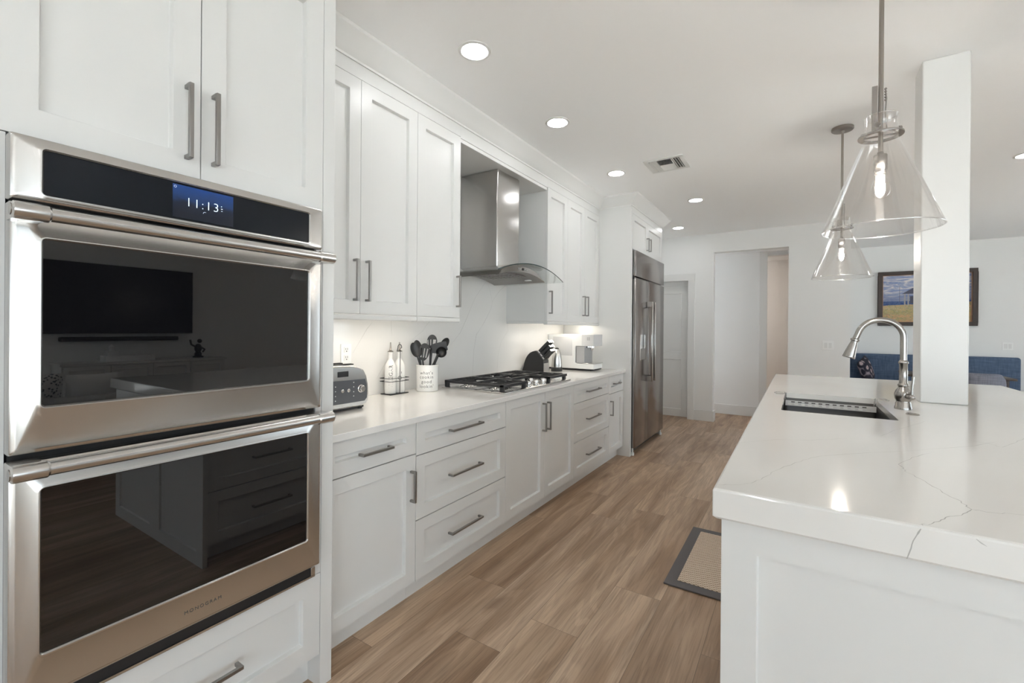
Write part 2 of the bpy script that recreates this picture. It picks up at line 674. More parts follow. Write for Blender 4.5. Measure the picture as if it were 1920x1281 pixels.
# woven rug
m = Nodes('woven_jute')
x, y, z, co = m.xyz()
k = 2 * PI / 0.022
wx = m.math('SINE', m.math('MULTIPLY', m.math('ADD', x, m.math('MULTIPLY', y, 0.25)), k))
wy = m.math('SINE', m.math('MULTIPLY', y, k * 1.1))
wv = m.math('MULTIPLY', wx, wy)
nz = m.noise(co, 120.0, 3)
h = m.math('ADD', wv, m.math('MULTIPLY', nz, 0.8))
m.set_p(base=m.ramp(m.math('ADD', m.math('MULTIPLY', h, 0.4), 0.35), [(0.02, (0.20, 0.125, 0.085)), (0.28, (0.56, 0.42, 0.31)), (0.7, (0.82, 0.69, 0.57))]), rough=0.85, normal=m.bump(h, 0.6, 0.004))
M['jute'] = m.m


def weave(name, a, b, scale=320.0, rough=0.9):
    m = Nodes(name)
    x, y, z, co = m.xyz()
    n1 = m.noise(m.vec(m.math('MULTIPLY', x, 6.0), y, m.math('MULTIPLY', z, 90.0)), 1.0, 3)
    n2 = m.noise(m.vec(m.math('MULTIPLY', x, 90.0), m.math('MULTIPLY', y, 90.0), m.math('MULTIPLY', z, 6.0)), 1.0, 3)
    f = m.math('MULTIPLY', m.math('ADD', n1, n2), 0.5)
    m.set_p(base=m.ramp(f, [(0.35, a), (0.65, b)]), rough=rough, normal=m.bump(m.noise(co, scale, 2), 0.3, 0.002))
    return m.m


M['denim'] = weave('blue_upholstery', (0.050, 0.085, 0.150), (0.115, 0.165, 0.255))
M['slate'] = weave('slate_upholstery', (0.13, 0.135, 0.17), (0.23, 0.23, 0.27))
M['sofa'] = weave('pale_upholstery', (0.45, 0.44, 0.43), (0.58, 0.57, 0.56))
m = Nodes('floral_cloth')
x, y, z, co = m.xyz()
vo = m.n('ShaderNodeTexVoronoi', {'Vector': co, 'Scale': 9.0})
m.set_p(base=m.ramp(m.math('ADD', vo.outputs[0], m.math('MULTIPLY', m.noise(co, 14.0, 3), 0.3)), [(0.2, (0.42, 0.26, 0.27)), (0.35, (0.55, 0.45, 0.45)), (0.5, (0.035, 0.03, 0.045)), (0.75, (0.02, 0.02, 0.035)), (0.9, (0.30, 0.25, 0.28))]), rough=0.9)
M['floral'] = m.m
m = Nodes('speckled_cloth')
x, y, z, co = m.xyz()
vo = m.n('ShaderNodeTexVoronoi', {'Vector': co, 'Scale': 42.0})
m.set_p(base=m.ramp(vo.outputs[0], [(0.30, (0.10, 0.11, 0.15)), (0.42, (0.72, 0.70, 0.68))]), rough=0.9)
M['speckled'] = m.m
M['throw'] = simple('white_cloth', (0.84, 0.83, 0.82), 0.9, bump=0.3, bscale=200)

# beach painting: cloudy sky over a strip of sea and grassy dunes
m = Nodes('beach_painting')
x, y, z, co = m.xyz('Generated')
n1 = m.noise(m.vec(m.math('MULTIPLY', x, 5.0), 0.0, m.math('MULTIPLY', z, 14.0)), 1.0, 6, 0.65, 1.2)
n2 = m.noise(m.vec(m.math('MULTIPLY', x, 34.0), 1.0, m.math('MULTIPLY', z, 30.0)), 1.0, 4, 0.6, 1.5)
zz = m.math('ADD', z, m.math('MULTIPLY', m.math('SUBTRACT', n2, 0.5), 0.05))
sky = m.ramp(n1, [(0.36, (0.17, 0.25, 0.52)), (0.50, (0.36, 0.40, 0.55)), (0.62, (0.74, 0.70, 0.69))])
sky = m.mix(m.ramp(z, [(0.46, (0.75, 0.75, 0.75)), (0.66, (0, 0, 0))]), sky, (0.20, 0.23, 0.36))
n3 = m.noise(m.vec(m.math('MULTIPLY', x, 17.0), 4.0, m.math('MULTIPLY', z, 26.0)), 1.0, 5, 0.7, 2.2)
land = m.ramp(zz, [(0.0, (0.62, 0.33, 0.18)), (0.14, (0.60, 0.36, 0.19)), (0.22, (0.50, 0.38, 0.17)), (0.30, (0.62, 0.44, 0.25)), (0.36, (0.55, 0.37, 0.20))])
land = m.mix(m.ramp(n3, [(0.44, (0, 0, 0)), (0.56, (0.85, 0.85, 0.85))]), land, m.ramp(n2, [(0.35, (0.16, 0.17, 0.20)), (0.5, (0.36, 0.38, 0.12)), (0.65, (0.45, 0.40, 0.36))]))
sea = m.ramp(n2, [(0.4, (0.03, 0.07, 0.22)), (0.6, (0.09, 0.15, 0.30))])
edge = m.math('ADD', 0.355, m.math('MULTIPLY', x, 0.06))
col = m.mix(m.math('GREATER_THAN', zz, edge), land, sea)
col = m.mix(m.math('GREATER_THAN', z, 0.445), col, sky)
m.set_p(base=col, rough=0.6)
M['painting'] = m.m
M['hut'] = simple('painted_hut', (0.10, 0.10, 0.14), 0.6)
M['hut_post'] = simple('painted_post', (0.40, 0.37, 0.36), 0.6)
M['frame_inner'] = simple('copper_fillet', (0.42, 0.24, 0.14), 0.4)
M['tv'] = simple('tv_black', (0.006, 0.006, 0.007), 0.18)
M['patio'] = simple('patio_stone', (0.52, 0.52, 0.51), 0.8, speckle=0.2, bscale=8)

# ------------------------------------------------------------------ the room
WX, CZ = -2.27, 2.76
mb = MB(); mb.box(-3.3, 5.15, -4.15, 9.77, -0.08, 0.0); struct(mb.build('floor', M['floor'], smooth=0))
mb = MB(); mb.box(-3.3, 5.15, -4.15, 9.77, CZ, CZ + 0.1); struct(mb.build('ceiling', M['ceil'], smooth=0))
mb = MB(); mb.box(WX - 0.16, WX - 0.012, -4.15, 7.12, 0, CZ); struct(mb.build('wall_left', M['wall'], smooth=0))
# far wall with the doorway and the tall hall opening
mb = MB()
mb.box(WX - 0.16, -2.19, 7.12, 7.26, 0, CZ)
mb.box(-2.19, -1.407, 7.12, 7.26, 2.085, CZ)
mb.box(-1.407, -1.055, 7.12, 7.26, 0, CZ)
mb.box(-1.055, -0.12, 7.12, 7.26, 2.482, CZ)
mb.box(-0.12, 0.553, 7.12, 7.26, 0, CZ)
struct(mb.build('wall_far', M['wall'], smooth=0))
mb = MB(); mb.box(0.44, 0.553, 7.26, 9.62, 0, CZ); struct(mb.build('wall_corner', M['wall'], smooth=0))
mb = MB(); mb.box(0.44, 5.15, 9.62, 9.77, 0, CZ); struct(mb.build('wall_dining', M['wall'], smooth=0))
mb = MB()
mb.box(5.0, 5.15, -4.15, -3.6, 0, CZ); mb.box(5.0, 5.15, 0.1, 5.1, 0, CZ); mb.box(5.0, 5.15, 7.4, 9.77, 0, CZ)
for a, b in ((-3.6, 0.1), (5.1, 7.4)):
    mb.box(5.0, 5.15, a, b, 2.4, CZ); mb.box(5.0, 5.15, a, b, 0, 0.04)
struct(mb.build('wall_right', M['wall'], smooth=0))
mb = MB()
mb.box(WX - 0.16, 0.8, -4.15, -4.0, 0, CZ); mb.box(4.2, 5.15, -4.15, -4.0, 0, CZ)
mb.box(0.8, 4.2, -4.15, -4.0, 2.4, CZ); mb.box(0.8, 4.2, -4.15, -4.0, 0, 0.04)
struct(mb.build('wall_back', M['wall'], smooth=0))
# hall behind the tall opening
mb = MB()
mb.box(-3.3, -0.515, 7.92, 8.04, 0, 2.56)
mb.box(-0.515, 0.44, 7.92, 8.04, 2.49, 2.56)
mb.box(0.30, 0.44, 7.92, 8.04, 0, 2.49)
struct(mb.build('wall_hall', M['wall'], smooth=0))
mb = MB(); mb.box(-3.3, -3.18, 7.26, 9.5, 0, 2.56); mb.box(-3.3, 0.44, 9.0, 9.12, 0, 2.56); struct(mb.build('wall_beyond', M['wall'], smooth=0))
mb = MB(); mb.box(-3.3, 0.44, 7.26, 9.52, 2.56, 2.62); struct(mb.build('ceiling_hall', M['ceil'], smooth=0))
mb = MB(); mb.box(-0.515, -0.41, 7.895, 7.92, 0, 2.56); struct(mb.build('trim_3', M['trim'], bevel=0.003))
# square column standing through the island worktop
COLX0, COLX1, COLY0, COLY1, IZ = 0.537, 0.722, 3.135, 3.312, 0.97
mb = MB(); mb.box(COLX0, COLX1, COLY0, COLY1, IZ + 0.0005, CZ); struct(mb.build('column', M['trim'], bevel=0.006, bseg=3))
# baseboards
mb = MB(); mb.box(-1.31, -1.055, 7.102, 7.12, 0, 0.156); mb.box(-1.055, -1.038, 7.102, 7.26, 0, 0.156); mb.box(-0.137, 0.553, 7.102, 7.12, 0, 0.156)
struct(mb.build('baseboard_far', M['trim'], bevel=0.004))
mb = MB(); mb.box(-1.3, -0.53, 7.903, 7.92, 0, 0.155); mb.box(-3.1, 0.42, 8.983, 9.0, 0, 0.155)
struct(mb.build('baseboard_hall', M['trim'], bevel=0.004))
mb = MB(); mb.box(0.57, 4.98, 9.603, 9.62, 0, 0.15); mb.box(4.983, 5.0, 0.1, 5.1, 0, 0.15)
struct(mb.build('baseboard_right', M['trim'], bevel=0.004))
# casing and door
mb = MB()
mb.box(-1.407, -1.31, 7.098, 7.12, 0, 2.188); mb.box(-2.268, -1.31, 7.096, 7.12, 2.085, 2.188); mb.box(-2.268, -2.19, 7.098, 7.12, 0, 2.085)
struct(mb.build('trim_1', M['trim'], bevel=0.003))
mb = MB(); mb.box(-2.19, -1.407, 7.236, 7.26, 2.022, 2.085); struct(mb.build('trim_2', M['trim']))
mb = MB(); mb.shaker('-y', -2.185, -1.41, 0.006, 2.02, 7.232, th=0.03, stile=0.115, rec=0.010, rails=[(0.885, 1.0)])
door = struct(mb.build('door_1', M['trim'], bevel=0.0015))
mb = MB(); mb.cyl((-2.12, 7.232, 0.95), (-2.12, 7.226, 0.95), 0.028); mb.cyl((-2.12, 7.226, 0.95), (-2.12, 7.19, 0.95), 0.011); mb.ball((-2.12, 7.175, 0.95), 0.027)
mb.build('door_knob', M['nickel'], door)

# patio doors: behind the photographer, added for light on the living side, and on the dining side
def patio_doors(name, axis, at, a0, a1, n):
    def B(u0, u1, w0, w1, z0, z1):
        if axis == 'x': mb.box(u0, u1, at - w1, at - w0, z0, z1)
        else: mb.box(at + w0, at + w1, u0, u1, z0, z1)
    step = (a1 - a0 - 0.06) / n
    global mb
    mb = MB()
    for k in range(n + 1):
        B(a0 + step * k, a0 + step * k + 0.06, 0.03, 0.10, 0.04, 2.4)
    B(a0, a1, 0.03, 0.10, 0.04, 0.13); B(a0, a1, 0.03, 0.10, 2.32, 2.4)
    w = struct(mb.build(name, M['trim'], bevel=0.003))
    for k in range(n):
        mb = MB(); B(a0 + step * k + 0.06, a0 + step * (k + 1), 0.062, 0.07, 0.13, 2.32); mb.build('window_pane', M['pane'], w)


patio_doors('window_1', 'x', -4.0, 0.8, 4.2, 2)
patio_doors('window_2', 'y', 5.0, 5.1, 7.4, 2)
patio_doors('added_window', 'y', 5.0, -3.6, 0.1, 2)  # unseen doors added to light the oven tower and cabinet fronts
mb = MB(); mb.box(-14, 18, -16, -4.16, -0.2, -0.1); mb.box(5.2, 18, -4.16, 16, -0.2, -0.1); struct(mb.build('ground_patio', M['patio'], smooth=0))

# ------------------------------------------------------------------ crown moulding and the board above the upper doors
CROWN = [(0.0, 2.648), (0.006, 2.648), (0.006, 2.660), (0.016, 2.667), (0.034, 2.684), (0.058, 2.712), (0.078, 2.734), (0.088, 2.745), (0.092, 2.7595), (0.0, 2.7595)]
mb = MB()
mb.loft([[(-1.845 + d, y, z) for d, z in CROWN] for y in (1.071, 4.644)], True, True)
struct(mb.build('trim_4', M['trim'], smooth=25))
mb = MB()
P = [lambda d, z: (-2.265, 0.165 - d, z), lambda d, z: (-1.49 + d, 0.165 - d, z), lambda d, z: (-1.49 + d, 1.07 + d, z), lambda d, z: (-1.746, 1.07 + d, z)]
mb.loft([[p(d, z) for d, z in CROWN] for p in P], True, True)
struct(mb.build('trim_5', M['trim'], smooth=25))
mb = MB()
P = [lambda d, z: (-1.8445 + 0.0, 4.645 - d, z), lambda d, z: (-1.49 + d, 4.645 - d, z), lambda d, z: (-1.49 + d, 5.90 + d, z), lambda d, z: (-2.265, 5.90 + d, z)]
mb.loft([[p(d, z) for d, z in CROWN] for p in P], True, True)
struct(mb.build('trim_6', M['trim'], smooth=25))
mb = MB()
mb.box(-2.265, -1.847, 1.072, 2.255, 2.578, 2.70); mb.box(-2.265, -1.847, 2.255, 3.446, 2.571, 2.70); mb.box(-2.265, -1.847, 3.446, 4.644, 2.578, 2.70)
struct(mb.build('trim_7', M['cab'], bevel=0.0012))
mb = MB(); mb.box(-2.265, -1.852, 2.258, 3.443, 2.546, 2.5705); struct(mb.build('trim_8', M['cab'], bevel=0.002))

# quartz backsplash with its grey veins
mb = MB(); mb.box(WX - 0.0115, WX, 1.071, 4.644, 0.9145, 2.545)
mb.mat(1)
VB = [[(1.724, 1.189), (1.784, 1.273), (1.828, 1.335), (1.867, 1.373)], [(2.018, 1.386), (2.021, 1.33), (2.023, 1.287)], [(2.209, 1.262), (2.308, 1.32), (2.35, 1.368)],
      [(2.611, 1.216), (2.66, 1.255), (2.721, 1.306), (2.80, 1.42), (2.848, 1.498), (2.915, 1.598), (3.067, 1.745)],
      [(2.882, 0.961), (2.889, 1.06), (2.897, 1.167), (2.93, 1.292), (2.99, 1.345), (3.035, 1.391), (3.132, 1.51), (3.152, 1.569), (3.12, 1.65), (3.08, 1.739)],
      [(3.152, 1.569), (3.20, 1.62), (3.26, 1.673), (3.369, 1.735)], [(3.23, 0.946), (3.236, 1.02), (3.241, 1.095), (3.293, 1.229), (3.402, 1.32), (3.378, 1.458)],
      [(3.768, 1.303), (3.786, 1.219)], [(1.903, 1.021), (1.971, 1.113), (2.042, 1.198)], [(2.35, 1.368), (2.5, 1.46), (2.6, 1.62)]]
for vv in VB:
    q = 2.27 / 2.22
    mb.ribbon([(a * q, CAM_H + (b - CAM_H) * q) for a, b in vv], 0.0017, lambda a, b: (WX + 0.0004, a, b))
tag(mb.build('backsplash', [M['quartz'], M['vein']], smooth=0), 'white quartz backsplash with thin grey veins between worktop and upper cabinets', 'backsplash')

# ------------------------------------------------------------------ base cabinets and worktop
BX = -1.565


def door_part(parent, d, u0, u1, v0, v1, face, stile, hand=None, name='door'):
    g = 0.0015
    mb = MB(); mb.shaker(d, u0 + g, u1 - g, v0 + g, v1 - g, face, stile=stile)
    o = mb.build(name, M['cab'], parent, bevel=0.0012)
    if hand:
        mb = MB(); mb.pull(d, face, *hand)
        mb.build('handle', M['pull'], o, bevel=0.0008)
    return o


def base_cabinet(label, y0, y1, fronts):
    t = thing('base_cabinet', label, 'cabinet', ((WX + BX) / 2, (y0 + y1) / 2, 0), 'base cabinets along the left wall')
    mb = MB(); mb.box(WX, BX - 0.0225, y0 + 0.0005, y1 - 0.0005, 0.1, 0.8835); mb.build('body', M['cab'], t, bevel=0.001)
    mb = MB(); mb.box(WX, -1.63, y0 + 0.0005, y1 - 0.0005, 0.0, 0.0995); mb.build('toe_kick', M['cab'], t)
    for kind, a, b, z0, z1, hand in fronts:
        door_part(t, '+x', a, b, z0, z1, BX, 0.062, hand, kind)
    return t


base_cabinet('white base cabinet under the toaster, one drawer over a single door', 1.071, 1.587,
             [('drawer', 1.071, 1.587, 0.729, 0.881, (1.332, 0.802, 0.17, False)), ('door', 1.071, 1.587, 0.103, 0.727, (1.553, 0.58, 0.15, True))])
base_cabinet('white three-drawer base cabinet under the utensil crock, beside the near single-door cabinet', 1.587, 2.38,
             [('drawer', 1.587, 2.38, 0.717, 0.881, (1.965, 0.797, 0.275, False)), ('drawer', 1.587, 2.38, 0.400, 0.715, (1.965, 0.56, 0.275, False)),
              ('drawer', 1.587, 2.38, 0.103, 0.398, (1.965, 0.25, 0.275, False))])
base_cabinet('white two-door base cabinet under the gas cooktop', 2.38, 3.412,
             [('door', 2.38, 2.903, 0.103, 0.881, (2.868, 0.70, 0.205, True)), ('door', 2.903, 3.412, 0.103, 0.881, (2.938, 0.70, 0.205, True))])
base_cabinet('white three-drawer base cabinet under the knife block', 3.412, 4.222,
             [('drawer', 3.412, 4.222, 0.718, 0.881, (3.805, 0.797, 0.29, False)), ('drawer', 3.412, 4.222, 0.390, 0.716, (3.805, 0.557, 0.29, False)),
              ('drawer', 3.412, 4.222, 0.103, 0.388, (3.805, 0.245, 0.29, False))])
base_cabinet('narrow white base cabinet next to the refrigerator panel, small drawer over a narrow door', 4.222, 4.6445,
             [('drawer', 4.222, 4.6445, 0.702, 0.881, (4.42, 0.795, 0.17, False)), ('door', 4.222, 4.6445, 0.103, 0.700, (4.262, 0.56, 0.145, True))])
mb = MB(); mb.box(WX, -1.54, 1.071, 4.644, 0.884, 0.914)
tag(mb.build('worktop', M['quartz'], bevel=0.0025), 'long white quartz worktop along the left wall holding cooktop and toaster', 'worktop')

# ------------------------------------------------------------------ upper cabinets
UX = -1.845


def upper_cabinet(label, y0, y1, doors):
    t = thing('upper_cabinet', label, 'cabinet', ((WX + UX) / 2, (y0 + y1) / 2, 1.38), 'upper cabinets along the left wall')
    mb = MB(); mb.box(WX + 0.0006, UX - 0.0225, y0 + 0.0005, y1 - 0.0005, 1.409, 2.5775); mb.build('body', M['cab'], t, bevel=0.001)
    mb = MB(); mb.box(UX - 0.036, UX + 0.004, y0 + 0.0005, y1 - 0.0005, 1.379, 1.406)
    if y0 > 3.4 and y0 < 3.5:
        mb.box(WX + 0.001, UX - 0.036, y0 + 0.0005, y0 + 0.018, 1.385, 1.4085)
    if 2.2 < y1 < 2.3:
        mb.box(WX + 0.001, UX - 0.036, y1 - 0.018, y1 - 0.0005, 1.385, 1.4085)
    mb.build('light_rail', M['cab'], t, bevel=0.006, bseg=3)
    for a, b, hand in doors:
        door_part(t, '+x', a, b, 1.409, 2.576, UX, 0.066, hand)
    return t


upper_cabinet('white two-door upper cabinet above the toaster, beside the oven tower', 1.071, 1.868,
              [(1.071, 1.474, (1.436, 1.575, 0.205, True)), (1.474, 1.868, (1.510, 1.575, 0.205, True))])
upper_cabinet('single-door white upper cabinet above the utensil crock, left of the hood', 1.868, 2.255, [(1.868, 2.255, (2.222, 1.575, 0.2, True))])
upper_cabinet('single-door white upper cabinet directly right of the range hood', 3.446, 3.848, [(3.446, 3.848, (3.484, 1.575, 0.2, True))])
upper_cabinet('white two-door upper cabinet above the coffee machine', 3.848, 4.6445, [(3.848, 4.246, (4.205, 1.575, 0.2, True)), (4.246, 4.6445, (4.288, 1.575, 0.2, True))])


def strip(label, y0, y1):
    t = thing('strip_light', label, 'light', (-2.0, (y0 + y1) / 2, 1.409), 'strip lights under the upper cabinets')
    mb = MB(); mb.box(-2.035, -1.965, y0, y1, 1.399, 1.4088); mb.build('housing', M['white_plastic'], t)
    mb = MB(); mb.box(-2.028, -1.972, y0 + 0.005, y1 - 0.005, 1.395, 1.3989); mb.build('diffuser', M['strip'], t)


strip('glowing strip light under the upper cabinets left of the hood', 1.12, 2.20)
strip('glowing strip light under the upper cabinets right of the hood', 3.50, 4.60)

# ------------------------------------------------------------------ oven tower
TX = -1.49
t = thing('oven_cabinet', 'tall white cabinet tower built around the double oven, two doors above and a drawer below', 'cabinet', (-1.88, 0.617, 0))
mb = MB(); mb.box(WX, TX - 0.0225, 0.213, 1.021, 1.772, 2.70); mb.build('upper_box', M['cab'], t, bevel=0.001)
mb = MB(); mb.box(WX, TX - 0.0225, 0.213, 1.021, 0.124, 0.430); mb.build('lower_box', M['cab'], t, bevel=0.001)
mb = MB(); mb.box(WX, -1.565, 0.213, 1.021, 0.0, 0.1235); mb.build('toe_kick', M['cab'], t)
for a, b in ((0.165, 0.2125), (1.0215, 1.070)):
    mb = MB(); mb.box(WX, TX, a, b, 0, 2.70); mb.build('side_panel', M['cab'], t, bevel=0.0015)
for a, b in ((0.2135, 0.2313), (0.9962, 1.0205)):
    mb = MB(); mb.box(TX - 0.0225, TX - 0.002, a, b, 0.4315, 1.7705); mb.build('oven_stile', M['cab'], t)
door_part(t, '+x', 0.2135, 0.617, 1.771, 2.576, TX, 0.068, (0.580, 1.927, 0.212, True))
door_part(t, '+x', 0.617, 1.0205, 1.771, 2.576, TX, 0.068, (0.650, 1.927, 0.212, True))
door_part(t, '+x', 0.2135, 1.0205, 0.126, 0.431, TX, 0.066, (0.612, 0.274, 0.24, False), 'drawer')
mb = MB(); mb.box(TX - 0.0225, TX - 0.002, 0.2135, 1.0205, 2.578, 2.70); mb.build('frieze', M['cab'], t)

# ------------------------------------------------------------------ double wall oven
OX = -1.452
OY0, OY1 = 0.2315, 0.996
ov = thing('double_wall_oven', 'stainless double wall oven with two black glass doors and a blue clock screen', 'oven', (-1.75, 0.614, 0.44))
mb = MB(); mb.box(-2.1, -1.495, 0.236, 0.992, 0.440, 1.765); mb.build('body', M['gap'], ov)


def framed_front(mb, y0, y1, z0, z1, gy0, gy1, gz0, gz1, x0, x1, rim=0.007, r=0.009):
    """steel front with rounded outer edge, a rounded lip and a sunken glass opening"""
    def ring(a0, a1, b0, b1, x, rad):
        pts = []
        for cx, cy, s in ((a1 - rad, b1 - rad, 0), (a0 + rad, b1 - rad, 90), (a0 + rad, b0 + rad, 180), (a1 - rad, b0 + rad, 270)):
            pts += [(x, p[0], p[1]) for p in arc(cx, cy, rad, s, s + 90, 4)]
        return pts
    R = [ring(y0, y1, z0, z1, x0, 0.004), ring(y0, y1, z0, z1, x1 - r, 0.004)]
    for k in (0.35, 0.7, 1.0):
        q = r * (1 - math.cos(k * PI / 2))
        R.append(ring(y0 + q, y1 - q, z0 + q, z1 - q, x1 - r + r * math.sin(k * PI / 2), 0.005))
    for dd, w in ((rim + 0.004, 0.0), (rim, 0.0022), (rim - 0.004, 0.0022), (0.0, -0.002), (0.0, -0.008)):
        R.append(ring(gy0 - dd, gy1 + dd, gz0 - dd, gz1 + dd, x1 + w, 0.006 + dd))
    mb.loft(R, True, False)


mb = MB(); framed_front(mb, OY0, OY1, 1.620, 1.766, 0.284, 0.942, 1.639, 1.740, -1.4915, OX)
pn = mb.build('control_panel', M['steel'], ov, smooth=30)
mb = MB(); mb.box(-1.475, OX - 0.0045, 0.283, 0.943, 1.638, 1.739); mb.build('panel_glass', M['panel_glass'], pn)
mb = MB(); mb.box(-1.4563, OX - 0.004, 0.535, 0.692, 1.644, 1.735)
sx = OX - 0.0036
mb.mat(1)
mb.text('11:13', 0.036, lambda a, b: (sx, 0.609 + a, 1.690 + b), space=1.12, thin=-0.0006)
mb.box(sx - 0.0003, sx, 0.658, 0.660, 1.697, 1.699); mb.box(sx - 0.0003, sx, 0.658, 0.662, 1.690, 1.692); mb.box(sx - 0.0003, sx, 0.658, 0.662, 1.684, 1.685)
mb.loft([[(sx, 0.615 + a, 1.667 + b) for a, b in arc(0, 0, 0.0052, 60, 180, 6)], [(sx, 0.615 + a, 1.667 + b) for a, b in arc(0, 0, 0.0045, 60, 180, 6)]], False)
mb.loft([[(sx, 0.541 + a, 1.728 + b) for a, b in arc(0, 0, 0.0032, 0, 360, 10)], [(sx, 0.541 + a, 1.728 + b) for a, b in arc(0, 0, 0.0026, 0, 360, 10)]], False)
mb.build('screen', [M['screen'], M['clock']], pn, smooth=0)


def oven_door(z0, z1, gz0, gz1, hz, brand=False):
    mb = MB(); framed_front(mb, OY0, OY1, z0, z1, 0.284, 0.941, gz0, gz1, -1.4915, OX, r=0.012)
    if brand:
        mb.mat(1).text('MONOGRAM', 0.0135, lambda a, b: (OX + 0.0004, 0.616 + a, 0.530 + b), space=1.35)
    d = mb.build('oven_door', [M['steel'], M['ink']], ov, smooth=30)
    mb = MB(); mb.box(-1.475, OX - 0.0045, 0.283, 0.942, gz0 - 0.001, gz1 + 0.001); mb.build('door_glass', M['oven_glass'], d)
    mb = MB(); hx = -1.392
    mb.lathe([(0, 0), (0.014, 0), (0.0185, 0.003), (0.0190, 0.006), (0.0190, 0.056), (0.0175, 0.058), (0.0158, 0.060), (0.0158, 0.715), (0.0175, 0.717), (0.0190, 0.719), (0.0190, 0.769), (0.0185, 0.772), (0.014, 0.775), (0, 0.775)],
             (hx, 0.2235, hz), 32, (0, 1, 0))
    for a in (0.2275, 0.9465):
        mb.box(OX - 0.004, hx, a, a + 0.048, hz - 0.0155, hz + 0.0155)
    mb.build('door_handle', M['steel'], d, smooth=30)
    for a in (0.222, 0.9975):
        mb = MB(); mb.cyl((hx, a, hz), (hx, a + 0.003, hz), 0.0125); mb.build('handle_cap', M['nickel'], d)


oven_door(1.050, 1.614, 1.155, 1.536, 1.584)
oven_door(0.482, 1.033, 0.588, 0.966, 1.024, True)
mb = MB(); mb.box(-1.4755, OX - 0.012, 0.2455, 0.982, 0.441, 0.4478); mb.box(-1.4755, OX - 0.012, 0.2455, 0.262, 0.4478, 0.478); mb.box(-1.4755, OX - 0.012, 0.9655, 0.982, 0.4478, 0.478)
mb.build('vent_trim', M['steel'], ov, bevel=0.0015)
mb = MB(); mb.box(-1.4758, -1.470, 0.262, 0.9655, 0.448, 0.478); mb.build('vent_slot', M['black'], ov)

# ------------------------------------------------------------------ refrigerator and the cabinet around it
t = thing('refrigerator_cabinet', 'white end panel and two-door cabinet framing the refrigerator, crown moulding on top', 'cabinet', (-1.88, 5.27, 0))
for a, b in ((4.645, 4.692), (5.888, 5.900)):
    mb = MB(); mb.box(WX, TX, a, b, 0, 2.70); mb.build('side_panel', M['cab'], t, bevel=0.0015)
mb = MB(); mb.box(WX, TX - 0.0225, 4.6925, 5.8875, 2.195, 2.70); mb.build('body', M['cab'], t)
mb = MB(); mb.box(TX - 0.0225, TX - 0.001, 4.6925, 5.8875, 2.578, 2.70); mb.build('frieze', M['cab'], t)
door_part(t, '+x', 4.6935, 5.245, 2.198, 2.576, TX, 0.06, (5.205, 2.325, 0.145, True))
door_part(t, '+x', 5.245, 5.8865, 2.198, 2.576, TX, 0.06, (5.29, 2.325, 0.145, True))

FX = -1.456
fr = thing('refrigerator', 'large built-in stainless steel side-by-side refrigerator with long bar handles', 'refrigerator', (-1.86, 5.29, 0))
mb = MB(); mb.box(WX + 0.01, FX - 0.045, 4.700, 5.880, 0.075, 2.186); mb.build('body', M['steel_soft'], fr)
mb = MB(); mb.rbox(FX - 0.044, FX, 4.706, 5.874, 1.908, 2.186, 0.004, 2); mb.build('grille_panel', M['steel_fridge'], fr)
for a, b, h in ((4.706, 5.188, 5.135), (5.194, 5.874, 5.245)):
    mb = MB(); mb.rbox(FX - 0.044, FX, a, b, 0.078, 1.893, 0.004, 2); d = mb.build('refrigerator_door', M['steel_fridge'], fr)
    mb = MB(); mb.rbox(FX + 0.045, FX + 0.070, h - 0.0125, h + 0.0125, 0.755, 1.66, 0.006, 3)
    for zz in (0.755, 1.60):
        mb.box(FX, FX + 0.05, h - 0.0125, h + 0.0125, zz, zz + 0.06)
    mb.build('door_handle', M['nickel'], d, bevel=0.002)
    if a < 5:
        mb = MB(); mb.box(FX - 0.0005, FX + 0.003, 4.868, 5.075, 1.005, 1.285)
        q = mb.build('dispenser', M['chrome'], d, bevel=0.002)
        mb = MB(); mb.box(FX + 0.003, FX + 0.0036, 4.884, 5.060, 1.012, 1.13); mb.build('dispenser_recess', M['steel_soft'], d)
mb = MB(); mb.box(WX + 0.05, FX - 0.08, 4.72, 5.86, 0.0, 0.0745); mb.build('toe_grille', M['black'], fr)
for a in (4.715, 5.845):
    mb = MB(); mb.cyl((FX - 0.03, a + 0.01, 0.0), (FX - 0.03, a + 0.01, 0.03), 0.018); mb.cyl((FX - 0.03, a + 0.01, 0.03), (FX - 0.03, a + 0.01, 0.077), 0.009)
    mb.build('levelling_foot', M['white_plastic'], fr)
mb = MB(); mb.box(FX - 0.06, FX - 0.02, 4.696, 4.712, 1.888, 1.915); mb.build('hinge', M['black'], fr)

# ------------------------------------------------------------------ range hood
HY = 2.92
hd = thing('range_hood', 'stainless chimney range hood with a curved glass canopy above the cooktop', 'range hood', (WX + 0.3, HY, 1.735))
mb = MB(); mb.rbox(WX + 0.001, -1.912, 2.772, 3.088, 1.80, 2.545, 0.010, 4); mb.build('chimney', M['steel'], hd, smooth=40)


def hz(y, zc, ze, half):
    k = (y - HY) / half
    return zc - (zc - ze) * k * k


mb = MB()
top, bot = [], []
n = 28
ys = [HY - 0.485 + 0.97 * i / n for i in range(n + 1)]


def gx(y):
    return -1.672 + 0.012 * (1 - ((y - HY) / 0.485) ** 2)


